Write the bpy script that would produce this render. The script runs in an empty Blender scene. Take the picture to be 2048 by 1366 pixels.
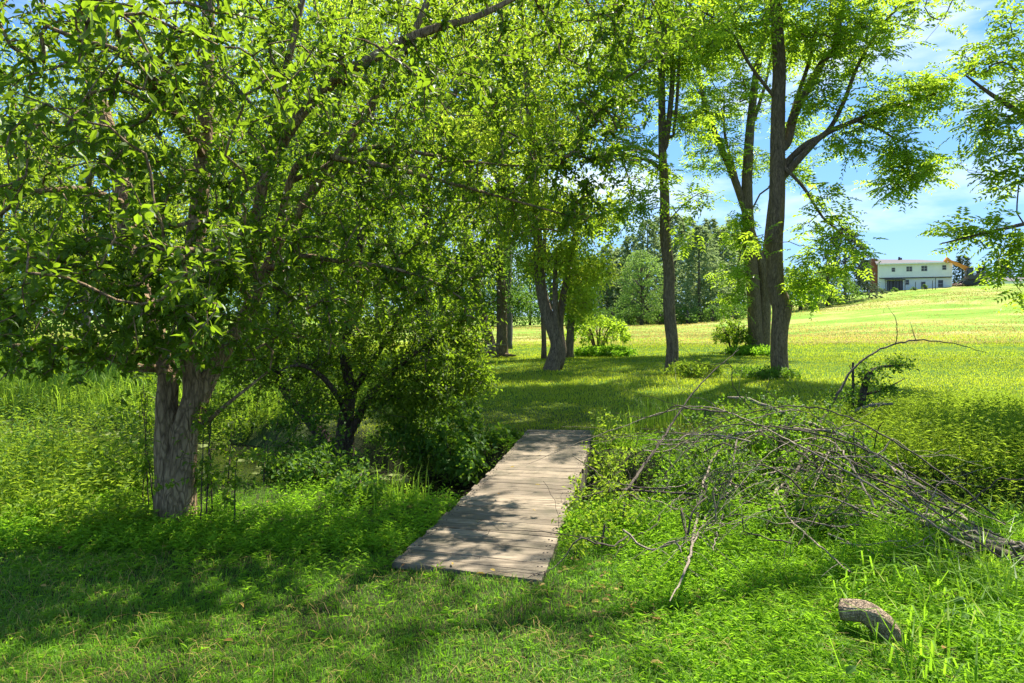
import bpy, math, random
import numpy as np
from mathutils import Vector

random.seed(5)
R = np.random.default_rng(11)
SC = bpy.context.scene
COL = SC.collection

# ---------------------------------------------------------------- camera
FPX, CXP, HYP, CAMH = 1365.0, 1024.0, 632.0, 1.6      # focal length in photo pixels, centre column, horizon row, eye height
cam_data = bpy.data.cameras.new('camera')
cam_data.sensor_width = 36.0
cam_data.lens = FPX / 2048 * 36.0
cam_data.shift_y = -(683 - HYP) / 2048
cam_data.clip_start = 0.05
cam_data.clip_end = 3000
cam = bpy.data.objects.new('camera', cam_data)
cam.location = (0, 0, CAMH)
cam.rotation_euler = (math.radians(90), 0, 0)
COL.objects.link(cam)
SC.camera = cam
SC.render.resolution_x, SC.render.resolution_y = 1024, 683

# ---------------------------------------------------------------- light
AZ, EL = math.radians(38), math.radians(57)           # sun ahead and to the right, high
SUN = Vector((math.sin(AZ) * math.cos(EL), math.cos(AZ) * math.cos(EL), math.sin(EL)))
sl = bpy.data.lights.new('sun', 'SUN')
sl.energy = 3.3
sl.angle = math.radians(0.5)
sl.color = (1.0, 0.95, 0.86)
so = bpy.data.objects.new('sun', sl)
so.rotation_euler = (-SUN).to_track_quat('-Z', 'Y').to_euler()
COL.objects.link(so)

world = bpy.data.worlds.new('World')
SC.world = world
world.use_nodes = True
wt = world.node_tree
wt.nodes.clear()
def wn(t, **k):
    n = wt.nodes.new(t)
    for a, b in k.items():
        setattr(n, a, b)
    return n
wout = wn('ShaderNodeOutputWorld')
wbg = wn('ShaderNodeBackground')
wbg.inputs[1].default_value = 0.15
sky = wn('ShaderNodeTexSky', sky_type='NISHITA')
sky.sun_disc = False
sky.sun_elevation = EL
sky.sun_rotation = AZ
sky.air_density = 1.0
sky.dust_density = 0.1
sky.ozone_density = 3.0
tc = wn('ShaderNodeTexCoord')
mp = wn('ShaderNodeMapping')
mp.inputs['Scale'].default_value = (1.0, 1.0, 3.4)
mp.inputs['Location'].default_value = (3.1, 2.2, 0.7)
n1 = wn('ShaderNodeTexNoise')
n1.inputs['Scale'].default_value = 3.4
n1.inputs['Detail'].default_value = 8
n1.inputs['Roughness'].default_value = 0.55
cr = wn('ShaderNodeValToRGB')
cr.color_ramp.elements[0].position = 0.49
cr.color_ramp.elements[0].color = (0, 0, 0, 1)
cr.color_ramp.elements[1].position = 0.74
cr.color_ramp.elements[1].color = (1, 1, 1, 1)
mul = wn('ShaderNodeMath', operation='MULTIPLY')
mul.inputs[1].default_value = 0.8
mixc = wn('ShaderNodeMix', data_type='RGBA')
mixc.inputs[7].default_value = (2.6, 2.75, 2.9, 1)
wl = wt.links.new
wl(tc.outputs['Generated'], mp.inputs[0]); wl(mp.outputs[0], n1.inputs['Vector'])
wl(n1.outputs['Fac'], cr.inputs[0]); wl(cr.outputs[0], mul.inputs[0]); wl(mul.outputs[0], mixc.inputs[0])
# soften the very bright horizon of the sky model: c * a / (1 + c / b) in each channel
sa = wn('ShaderNodeVectorMath', operation='MULTIPLY'); sa.inputs[1].default_value = (0.255, 0.45, 0.63)
sb = wn('ShaderNodeVectorMath', operation='MULTIPLY_ADD'); sb.inputs[1].default_value = (1 / 9.3, 1 / 6.8, 1 / 8.0); sb.inputs[2].default_value = (1, 1, 1)
sd = wn('ShaderNodeVectorMath', operation='DIVIDE')
wl(sky.outputs[0], sa.inputs[0]); wl(sky.outputs[0], sb.inputs[0]); wl(sa.outputs[0], sd.inputs[0]); wl(sb.outputs[0], sd.inputs[1]); wl(sd.outputs[0], mixc.inputs[6])
wl(mixc.outputs[2], wbg.inputs[0]); wl(wbg.outputs[0], wout.inputs[0])

vs = SC.view_settings
vs.view_transform = 'Standard'
vs.look = 'None'
vs.exposure = 1.95
vs.gamma = 1.0
cy = SC.cycles
cy.max_bounces = 8
cy.diffuse_bounces = 6
cy.glossy_bounces = 2
cy.transmission_bounces = 6
cy.transparent_max_bounces = 4
cy.use_denoising = True
cy.sample_clamp_indirect = 6
cy.caustics_reflective = False
cy.caustics_refractive = False

# ---------------------------------------------------------------- helpers
def nrm(v):
    v = np.asarray(v, float)
    return v / np.maximum(np.linalg.norm(v, axis=-1, keepdims=True), 1e-9)

def P(px, py, D):
    """the point D metres ahead that the photograph shows at column px, row py"""
    return np.array([(px - CXP) / FPX * D, D, CAMH + (HYP - py) / FPX * D])

def sstep(a, b, x):
    t = np.clip((np.asarray(x, float) - a) / (b - a), 0, 1)
    return t * t * (3 - 2 * t)

_k = [(R.normal(size=2) * s, R.uniform(0, 6.28), 1 / s ** 0.9) for s in (0.35, 0.5, 0.8, 1.2, 1.9, 2.8, 4.0)]
def wav(x, y, f=1.0):
    s = 0
    for k, p, a in _k:
        s = s + a * np.sin(k[0] * x * f + k[1] * y * f + p)
    return s / 3.2

def chan_y(x):
    return np.interp(x, [-40, -20, -10, -4, -1.5, 0.3, 3, 6, 12, 40], [20, 14.5, 11.6, 9.1, 7.7, 6.9, 6.3, 5.9, 5.6, 5])
def chan_w(x):
    return np.interp(x, [-12, -5, -2, 0.3, 3, 12], [1.9, 1.6, 1.15, 0.95, 0.8, 0.7])
def chan_d(x, y):
    return np.abs(y - chan_y(x)) * 0.93 / chan_w(x)

def gz(x, y):
    x = np.asarray(x, float); y = np.asarray(y, float)
    ridge = np.interp(x, [-30, 0, 24, 33, 42, 51, 66, 80, 94, 130, 300], [-0.3, -0.3, 0.3, 1.5, 2.9, 4.1, 5.8, 6.9, 7.5, 8.2, 9])
    z = ridge * sstep(16, 128, y)
    z = z - np.clip(y - 132, 0, 400) * 0.03 * sstep(25, 60, x)
    z = z + 0.045 * wav(x, y) * sstep(10, 20, y) + 0.10 * wav(x, y, 0.25) * sstep(25, 60, y)
    z = z + 0.02 * wav(x, y, 3) * sstep(0, 2, np.abs(x - 0.2))
    z = z - 0.8 * (1 - sstep(0.45, 1.35, chan_d(x, y)))
    z = z + 0.055 * np.exp(-(((x + .3) / .8) ** 2 + ((y - 4.0) / .45) ** 2)) + 0.05 * np.exp(-(((x - .65) / .8) ** 2 + ((y - 9.4) / .5) ** 2))
    z = z - 0.12 * sstep(-3, -7, x) * sstep(6, 9, y) * (1 - sstep(40, 60, y))
    return z

class Geo:
    """collects vertices and faces of one mesh"""
    def __init__(s):
        s.v = []; s.f3 = []; s.f4 = []; s.a = []; s.n = 0
    def add(s, v, f3=None, f4=None, a=None):
        v = np.asarray(v, float).reshape(-1, 3)
        if f3 is not None and len(f3): s.f3.append(np.asarray(f3, np.int64).reshape(-1, 3) + s.n)
        if f4 is not None and len(f4): s.f4.append(np.asarray(f4, np.int64).reshape(-1, 4) + s.n)
        s.v.append(v)
        s.a.append(np.zeros(len(v)) if a is None else np.broadcast_to(np.asarray(a, float), (len(v),)))
        s.n += len(v)
    def box(s, c, size, rz=0.0, rx=0.0, ry=0.0, a=None):
        h = np.array(size) / 2
        q = np.array([[x, y, z] for x in (-1, 1) for y in (-1, 1) for z in (-1, 1)]) * h
        q = q @ rot(rx, ry, rz).T + np.array(c)
        s.add(q, f4=[[0, 1, 3, 2], [4, 6, 7, 5], [0, 4, 5, 1], [2, 3, 7, 6], [0, 2, 6, 4], [1, 5, 7, 3]], a=a)
    def tube(s, pts, rad, sides=8, rough=0.0, cap=True, seed=0.0, ridge=0):
        pts = np.asarray(pts, float); rad = np.asarray(rad, float)
        m = len(pts)
        if m < 2: return
        t = np.gradient(pts, axis=0); t = nrm(t)
        ref = np.array([0.0, 1.0, 0.0]) if abs(t[0][1]) < 0.9 else np.array([1.0, 0, 0])
        u = nrm(np.cross(t, ref)); w = np.cross(t, u)
        ang = np.arange(sides) / sides * 2 * np.pi
        rr = rad[:, None] * np.ones(sides)[None]
        if rough:
            L = np.concatenate([[0], np.cumsum(np.linalg.norm(np.diff(pts, axis=0), axis=1))])[:, None]
            k = np.sin(ang * 3 + L * 2.1 + seed) * 0.6 + np.sin(ang * 5 - L * 5 + seed * 2) * 0.4 + np.sin(ang * 2 + L * 9 + seed) * 0.35
            if ridge:
                k = k + 0.9 * np.abs(np.sin(ang * ridge * 0.5 + 1.3 * np.sin(L * 3.5 + seed) + 0.6 * np.sin(L * 11 + ang * 3))) - 0.4
            rr = rr * (1 + rough * k)
        v = pts[:, None] + rr[..., None] * (np.cos(ang)[None, :, None] * u[:, None] + np.sin(ang)[None, :, None] * w[:, None])
        i = np.arange(m - 1)[:, None] * sides; j = np.arange(sides)[None]; j2 = (j + 1) % sides
        f = np.stack([i + j, i + j2, i + sides + j2, i + sides + j], -1).reshape(-1, 4)
        vv = v.reshape(-1, 3)
        if cap:
            vv = np.concatenate([vv, pts[-1:] + t[-1:] * rad[-1] * 0.3, pts[:1]])
            q = (m - 1) * sides; e = m * sides
            j = np.arange(sides); j2 = (j + 1) % sides
            f3 = np.concatenate([np.stack([q + j, q + j2, np.full(sides, e)], -1), np.stack([j2, j, np.full(sides, e + 1)], -1)])
        else:
            f3 = None
        s.add(vv, f3=f3, f4=f, a=seed % 1)
    def build(s, name, mat, parent=None, smooth=False, loc=None):
        me = bpy.data.meshes.new(name)
        v = np.concatenate(s.v) if s.v else np.zeros((0, 3))
        o = bpy.data.objects.new(name, me)
        if parent is not None:
            o.parent = parent
            v = v - np.array(parent_loc(parent))
        elif loc is not None:
            o.location = loc; v = v - np.array(loc)
        f3 = np.concatenate(s.f3) if s.f3 else np.zeros((0, 3), np.int64)
        f4 = np.concatenate(s.f4) if s.f4 else np.zeros((0, 4), np.int64)
        me.vertices.add(len(v)); me.vertices.foreach_set('co', v.astype(np.float32).ravel())
        nl = f3.size + f4.size
        me.loops.add(nl)
        me.loops.foreach_set('vertex_index', np.concatenate([f3.ravel(), f4.ravel()]).astype(np.int32))
        tot = np.concatenate([np.full(len(f3), 3), np.full(len(f4), 4)]).astype(np.int32)
        me.polygons.add(len(tot))
        me.polygons.foreach_set('loop_start', (np.cumsum(tot) - tot).astype(np.int32))
        me.polygons.foreach_set('loop_total', tot)
        me.polygons.foreach_set('use_smooth', np.full(len(tot), bool(smooth)))
        me.update(calc_edges=True)
        at = me.attributes.new('rnd', 'FLOAT', 'POINT')
        at.data.foreach_set('value', np.concatenate(s.a).astype(np.float32))
        me.materials.append(mat)
        COL.objects.link(o)
        return o

def parent_loc(p):
    l = np.zeros(3)
    while p is not None:
        l = l + np.array(p.location); p = p.parent
    return l

def rot(rx, ry, rz):
    cx, sx, cy_, sy, cz, sz = math.cos(rx), math.sin(rx), math.cos(ry), math.sin(ry), math.cos(rz), math.sin(rz)
    X = np.array([[1, 0, 0], [0, cx, -sx], [0, sx, cx]]); Y = np.array([[cy_, 0, sy], [0, 1, 0], [-sy, 0, cy_]])
    Z = np.array([[cz, -sz, 0], [sz, cz, 0], [0, 0, 1]])
    return Z @ Y @ X

def tag(o, label=None, cat=None, group=None, kind=None):
    if label: o['label'] = label
    if cat: o['category'] = cat
    if group: o['group'] = group
    if kind: o['kind'] = kind
    return o
def empty(name, loc, label, cat, group=None):
    o = bpy.data.objects.new(name, None)
    o.location = tuple(float(q) for q in loc)
    o.empty_display_size = 0.3
    COL.objects.link(o)
    return tag(o, label, cat, group)

# ---------------------------------------------------------------- materials
def new_mat(name):
    m = bpy.data.materials.new(name); m.use_nodes = True
    nt = m.node_tree; nt.nodes.clear()
    out = nt.nodes.new('ShaderNodeOutputMaterial')
    return m, nt, out
def N(nt, t, ins=None, **k):
    n = nt.nodes.new(t)
    for a, b in k.items(): setattr(n, a, b)
    for a, b in (ins or {}).items():
        if isinstance(b, bpy.types.NodeSocket): nt.links.new(b, n.inputs[a])
        else: n.inputs[a].default_value = b
    return n
def ramp(nt, fac, stops):
    r = nt.nodes.new('ShaderNodeValToRGB'); el = r.color_ramp.elements
    while len(el) < len(stops): el.new(0.5)
    for e, (p, c) in zip(el, stops): e.position = p; e.color = (*c, 1)
    nt.links.new(fac, r.inputs[0])
    return r.outputs[0]

def leaf_mat(name, stops, trans, tf=0.45, rough=0.5, spec=0.35, stops_t=None):
    w_ = (1.16, 1.0, .8) if 'needle' not in name else (1.05, 1, .95)
    stops = [(p_, tuple(q * w for q, w in zip(c_, w_))) for p_, c_ in stops]; trans = tuple(min(.95, q * w) for q, w in zip(trans, (1.04, 1.0, .7)))
    m, nt, out = new_mat(name)
    a = N(nt, 'ShaderNodeAttribute', attribute_name='rnd')
    c = ramp(nt, a.outputs['Fac'], stops)
    pb = N(nt, 'ShaderNodeBsdfPrincipled', {'Base Color': c, 'Roughness': rough, 'Specular IOR Level': spec})
    tcol = ramp(nt, a.outputs['Fac'], stops_t or [(0, tuple(q * 0.75 for q in trans)), (1, tuple(min(1, q * 1.2) for q in trans))])
    tb = N(nt, 'ShaderNodeBsdfTranslucent', {'Color': tcol})
    mx = N(nt, 'ShaderNodeMixShader', {0: tf, 1: pb.outputs[0], 2: tb.outputs[0]})
    nt.links.new(mx.outputs[0], out.inputs[0])
    return m

def bark_mat(name, dark, light, scale=14.0, stretch=0.22, bump=0.9, moss=None):
    m, nt, out = new_mat(name)
    co = N(nt, 'ShaderNodeTexCoord')
    mpn = N(nt, 'ShaderNodeMapping', {0: co.outputs['Object'], 'Scale': (1, 1, stretch)})
    no = N(nt, 'ShaderNodeTexNoise', {'Vector': mpn.outputs[0], 'Scale': scale, 'Detail': 6.0, 'Roughness': 0.65, 'Distortion': 0.6})
    dn = N(nt, 'ShaderNodeTexNoise', {'Vector': mpn.outputs[0], 'Scale': scale * 0.9, 'Detail': 4.0})
    dv = N(nt, 'ShaderNodeVectorMath', {0: dn.outputs['Color'], 'Scale': 1.6 / scale}, operation='SCALE')
    dd = N(nt, 'ShaderNodeVectorMath', {0: mpn.outputs[0], 1: dv.outputs[0]}, operation='ADD')
    vo = N(nt, 'ShaderNodeTexVoronoi', {'Vector': dd.outputs[0], 'Scale': scale * 2.0}, feature='DISTANCE_TO_EDGE')
    m2 = N(nt, 'ShaderNodeMapping', {0: co.outputs['Object'], 'Scale': (1, 1, stretch * .6)})
    n2_ = N(nt, 'ShaderNodeTexNoise', {'Vector': m2.outputs[0], 'Scale': scale * 1.1, 'Detail': 3.0, 'Roughness': 0.5, 'Distortion': 1.2})
    ab = N(nt, 'ShaderNodeMath', {0: N(nt, 'ShaderNodeMath', {0: n2_.outputs['Fac'], 1: 0.5}, operation='SUBTRACT').outputs[0]}, operation='ABSOLUTE')
    r1 = N(nt, 'ShaderNodeMapRange', {0: ab.outputs[0], 1: 0.0, 2: 0.06, 3: 0.5, 4: 1.0})
    r2 = N(nt, 'ShaderNodeMapRange', {0: vo.outputs['Distance'], 1: 0.0, 2: 0.16, 3: 0.5, 4: 1.0})
    vr = N(nt, 'ShaderNodeMath', {0: r1.outputs[0], 1: r2.outputs[0]}, operation='MULTIPLY')
    h = N(nt, 'ShaderNodeMath', {0: no.outputs['Fac'], 1: vr.outputs[0]}, operation='MULTIPLY')
    c = ramp(nt, h.outputs[0], [(0.08, dark), (0.55, light)])
    big = N(nt, 'ShaderNodeTexNoise', {'Vector': co.outputs['Object'], 'Scale': 1.7, 'Detail': 3.0})
    mc = N(nt, 'ShaderNodeMix', {6: c, 7: (*(moss or tuple(q * 0.8 for q in light)), 1)}, data_type='RGBA')
    f = N(nt, 'ShaderNodeMapRange', {0: big.outputs['Fac'], 1: 0.52, 2: 0.75, 3: 0.0, 4: 0.55})
    nt.links.new(f.outputs[0], mc.inputs[0])
    bp = N(nt, 'ShaderNodeBump', {'Height': h.outputs[0], 'Strength': bump, 'Distance': 0.03})
    pb = N(nt, 'ShaderNodeBsdfPrincipled', {'Base Color': mc.outputs[2], 'Roughness': 0.9, 'Specular IOR Level': 0.2, 'Normal': bp.outputs[0]})
    nt.links.new(pb.outputs[0], out.inputs[0])
    return m

def plain(name, col, rough=0.7, var=0.15, scale=6.0, metal=0.0, bump=0.0, spec=0.4):
    m, nt, out = new_mat(name)
    co = N(nt, 'ShaderNodeTexCoord')
    no = N(nt, 'ShaderNodeTexNoise', {'Vector': co.outputs['Object'], 'Scale': scale, 'Detail': 5.0, 'Roughness': 0.6})
    c = ramp(nt, no.outputs['Fac'], [(0.3, tuple(q * (1 - var) for q in col)), (0.7, tuple(min(1, q * (1 + var)) for q in col))])
    pb = N(nt, 'ShaderNodeBsdfPrincipled', {'Base Color': c, 'Roughness': rough, 'Metallic': metal, 'Specular IOR Level': spec})
    if bump:
        bp = N(nt, 'ShaderNodeBump', {'Height': no.outputs['Fac'], 'Strength': bump, 'Distance': 0.02})
        nt.links.new(bp.outputs[0], pb.inputs['Normal'])
    nt.links.new(pb.outputs[0], out.inputs[0])
    return m

M = {}
M['leaf_apple'] = leaf_mat('apple_leaf', [(0, (0.04, 0.09, 0.010)), (0.6, (0.065, 0.13, 0.014)), (1, (0.12, 0.20, 0.025))], (0.29, 0.47, 0.025), 0.48, 0.45, 0.3)
M['leaf_shrub'] = leaf_mat('shrub_leaf', [(0, (0.045, 0.10, 0.012)), (1, (0.12, 0.19, 0.025))], (0.31, 0.50, 0.025), 0.46, 0.5, 0.25)
M['leaf_walnut'] = leaf_mat('walnut_leaf', [(0, (0.06, 0.13, 0.015)), (1, (0.14, 0.23, 0.03))], (0.50, 0.74, 0.05), 0.55, 0.45, 0.35)
M['leaf_yellow'] = leaf_mat('pale_leaf', [(0, (0.08, 0.14, 0.018)), (1, (0.19, 0.27, 0.03))], (0.62, 0.80, 0.08), 0.55, 0.5, 0.3)
M['leaf_far'] = leaf_mat('far_leaf', [(0, (0.04, 0.10, 0.02)), (1, (0.09, 0.19, 0.035))], (0.20, 0.38, 0.06), 0.38, 0.6, 0.2)
M['leaf_willow'] = leaf_mat('light_leaf', [(0, (0.09, 0.18, 0.05)), (1, (0.17, 0.29, 0.08))], (0.30, 0.48, 0.12), 0.4, 0.6, 0.2)
M['needle'] = leaf_mat('conifer_needle', [(0, (0.10, 0.155, 0.085)), (1, (0.20, 0.28, 0.15))], (0.34, 0.46, 0.22), 0.45, 0.6, 0.2)
M['needle_dark'] = leaf_mat('dark_needle', [(0, (0.04, 0.06, 0.045)), (1, (0.08, 0.115, 0.08))], (0.10, 0.14, 0.09), 0.3, 0.6, 0.2)
M['grass'] = leaf_mat('grass_blade', [(0, (0.06, 0.16, 0.012)), (0.9, (0.125, 0.28, 0.025)), (1, (0.28, 0.28, 0.09))], (0.28, 0.62, 0.03), 0.45, 0.5, 0.3)
M['lawn'] = leaf_mat('lawn_blade', [(0, (0.11, 0.18, 0.012)), (0.8, (0.23, 0.29, 0.02)), (1, (0.36, 0.30, 0.08))], (0.56, 0.70, 0.03), 0.45, 0.5, 0.3)
M['hay'] = leaf_mat('hay_blade', [(0, (0.15, 0.22, 0.03)), (0.45, (0.30, 0.30, 0.08)), (1, (0.58, 0.38, 0.24))], (0.52, 0.47, 0.16), 0.4, 0.6, 0.2)
M['cover'] = leaf_mat('stilt_grass', [(0, (0.075, 0.18, 0.012)), (0.85, (0.15, 0.31, 0.025)), (1, (0.30, 0.34, 0.06))], (0.36, 0.68, 0.04), 0.45, 0.55, 0.15)
M['weed'] = leaf_mat('weed_leaf', [(0, (0.06, 0.14, 0.015)), (0.85, (0.15, 0.26, 0.03)), (1, (0.34, 0.26, 0.05))], (0.40, 0.58, 0.05), 0.45, 0.6, 0.15)
M['bramble'] = leaf_mat('bramble_leaf', [(0, (0.03, 0.10, 0.015)), (0.93, (0.09, 0.20, 0.03)), (1, (0.26, 0.22, 0.03))], (0.24, 0.44, 0.03), 0.38, 0.55, 0.2)
M['reed'] = leaf_mat('reed_blade', [(0, (0.08, 0.19, 0.02)), (1, (0.19, 0.32, 0.04))], (0.36, 0.58, 0.05), 0.45, 0.45, 0.3)
M['litter'] = leaf_mat('fallen_leaf', [(0, (0.12, 0.055, 0.03)), (0.6, (0.30, 0.20, 0.07)), (1, (0.55, 0.45, 0.12))], (0.5, 0.4, 0.1), 0.25, 0.6, 0.2)
M['bark_walnut'] = bark_mat('walnut_bark', (0.045, 0.031, 0.018), (0.30, 0.215, 0.13), 17, 0.2, 1.0)
M['bark_apple'] = bark_mat('apple_bark', (0.065, 0.04, 0.022), (0.40, 0.27, 0.15), 10, 0.3, 1.0, (0.24, 0.19, 0.08))
M['bark_dark'] = bark_mat('dark_bark', (0.025, 0.018, 0.013), (0.14, 0.10, 0.075), 14, 0.3, 0.9)
M['bark_far'] = plain('far_bark', (0.10, 0.085, 0.07), 0.95, 0.3, 3)
M['dead'] = bark_mat('dead_wood', (0.10, 0.08, 0.058), (0.40, 0.325, 0.235), 26, 0.6, 0.5)
M['dead_dark'] = bark_mat('dark_dead_wood', (0.035, 0.027, 0.02), (0.17, 0.135, 0.10), 26, 0.6, 0.5)
M['log'] = bark_mat('log_bark', (0.07, 0.05, 0.035), (0.46, 0.34, 0.22), 24, 0.9, 0.7)
M['white'] = plain('white_siding', (0.80, 0.80, 0.78), 0.7, 0.04, 1.2)
M['brick'] = plain('brick_chimney', (0.30, 0.10, 0.06), 0.85, 0.25, 9)
M['roof'] = plain('roof_shingle', (0.125, 0.112, 0.108), 0.9, 0.2, 7)
M['glass'] = plain('dark_glass', (0.05, 0.055, 0.06), 0.15, 0.2, 1)
M['frame'] = plain('window_frame', (0.55, 0.55, 0.54), 0.6, 0.05)
M['trim_dark'] = plain('dark_trim', (0.08, 0.07, 0.065), 0.7, 0.2)
M['orange'] = plain('orange_paint', (0.80, 0.27, 0.02), 0.4, 0.08, 3)
M['black'] = plain('black_paint', (0.025, 0.025, 0.028), 0.5, 0.2, 3)
M['steel'] = plain('worn_steel', (0.4, 0.4, 0.4), 0.35, 0.2, 3, 0.8)
M['rubble'] = plain('rubble', (0.34, 0.24, 0.18), 0.95, 0.45, 2)

# ---------------------------------------------------------------- leaves, blades
T_HI = (np.array([(0, 0, 0), (.28, .78, .10), (.66, .82, .06), (.28, -.78, .10), (.66, -.82, .06), (.33, 0, .0), (.7, 0, -.02), (1.06, 0, -.12)]),
        np.array([(0, 5, 1), (0, 3, 5), (2, 6, 7), (4, 7, 6)]), np.array([(1, 5, 6, 2), (3, 4, 6, 5)]))
T_LO = (np.array([(0, 0, 0), (.45, 1, .12), (1, 0, -.05), (.45, -1, .12)]), np.array([(0, 2, 1), (0, 3, 2)]), np.zeros((0, 4), int))
def add_leaves(g, Pb, d, n, L, W, rnd, tpl=T_LO):
    Pb = np.asarray(Pb, float); k = len(Pb)
    if k == 0: return
    d = nrm(d); n = nrm(n - (n * d).sum(1, keepdims=True) * d); s = np.cross(d, n)
    L = np.broadcast_to(L, (k,)); W = np.broadcast_to(W, (k,))
    t, f3, f4 = tpl
    v = (Pb[:, None] + d[:, None] * (t[None, :, 0:1] * L[:, None, None]) + s[:, None] * (t[None, :, 1:2] * W[:, None, None] / 2)
         + n[:, None] * (t[None, :, 2:3] * L[:, None, None]))
    off = (np.arange(k) * len(t))[:, None, None]
    g.add(v.reshape(-1, 3), f3=(f3[None] + off).reshape(-1, 3), f4=(f4[None] + off).reshape(-1, 4) if len(f4) else None, a=np.repeat(rnd, len(t)))

def up_normals(k, tilt):
    n = R.normal(size=(k, 3)) * tilt; n[:, 2] += 1
    return nrm(n)

def add_compound(g, Pb, d, L, rnd, pairs=6, leaflet=0.11, droop=0.16):
    """pinnate leaves: a row of leaflet pairs along a drooping stalk"""
    k = len(Pb); d = nrm(d); n = up_normals(k, 0.28)
    n = nrm(n - (n * d).sum(1, keepdims=True) * d); s = np.cross(d, n)
    for i in range(pairs):
        t = 0.22 + 0.78 * i / (pairs - 1)
        base = Pb + d * (L * t)[:, None] - np.array([0, 0, 1.0]) * (L * droop * t * t)[:, None]
        sz = leaflet * (0.75 + 0.5 * math.sin(math.pi * (0.15 + 0.75 * t)))
        for sg in (-1, 1):
            ld = s * sg + d * 0.55 - np.array([0, 0, 0.25]) + R.normal(size=(k, 3)) * 0.15
            add_leaves(g, base, ld, n + R.normal(size=(k, 3)) * 0.2, sz * R.uniform(.85, 1.15, k), sz * 0.36, np.clip(rnd + R.normal(size=k) * .08, 0, 1))

def add_blades(g, Pb, h, w, lean, rnd, az=None):
    k = len(Pb); a = R.uniform(0, 6.28, k) if az is None else az
    d = np.stack([np.cos(a), np.sin(a), np.zeros(k)], 1)
    s = np.stack([-np.sin(a), np.cos(a), np.zeros(k)], 1); s = s * (w / 2)[:, None]
    lean = np.broadcast_to(lean, (k,))
    m = Pb + d * (h * lean * 0.3)[:, None] + np.array([0, 0, 1.0]) * (h * 0.6)[:, None]
    t = Pb + d * (h * lean)[:, None] + np.array([0, 0, 1.0]) * (h * (1 - 0.35 * np.minimum(lean, 1.2)))[:, None]
    v = np.stack([Pb - s, Pb + s, m + s * .8, m - s * .8, t], 1).reshape(-1, 3)
    o = (np.arange(k) * 5)[:, None]
    g.add(v, f3=np.array([[3, 2, 4]]) + o, f4=np.array([[0, 1, 2, 3]]) + o, a=np.repeat(rnd, 5))

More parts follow.
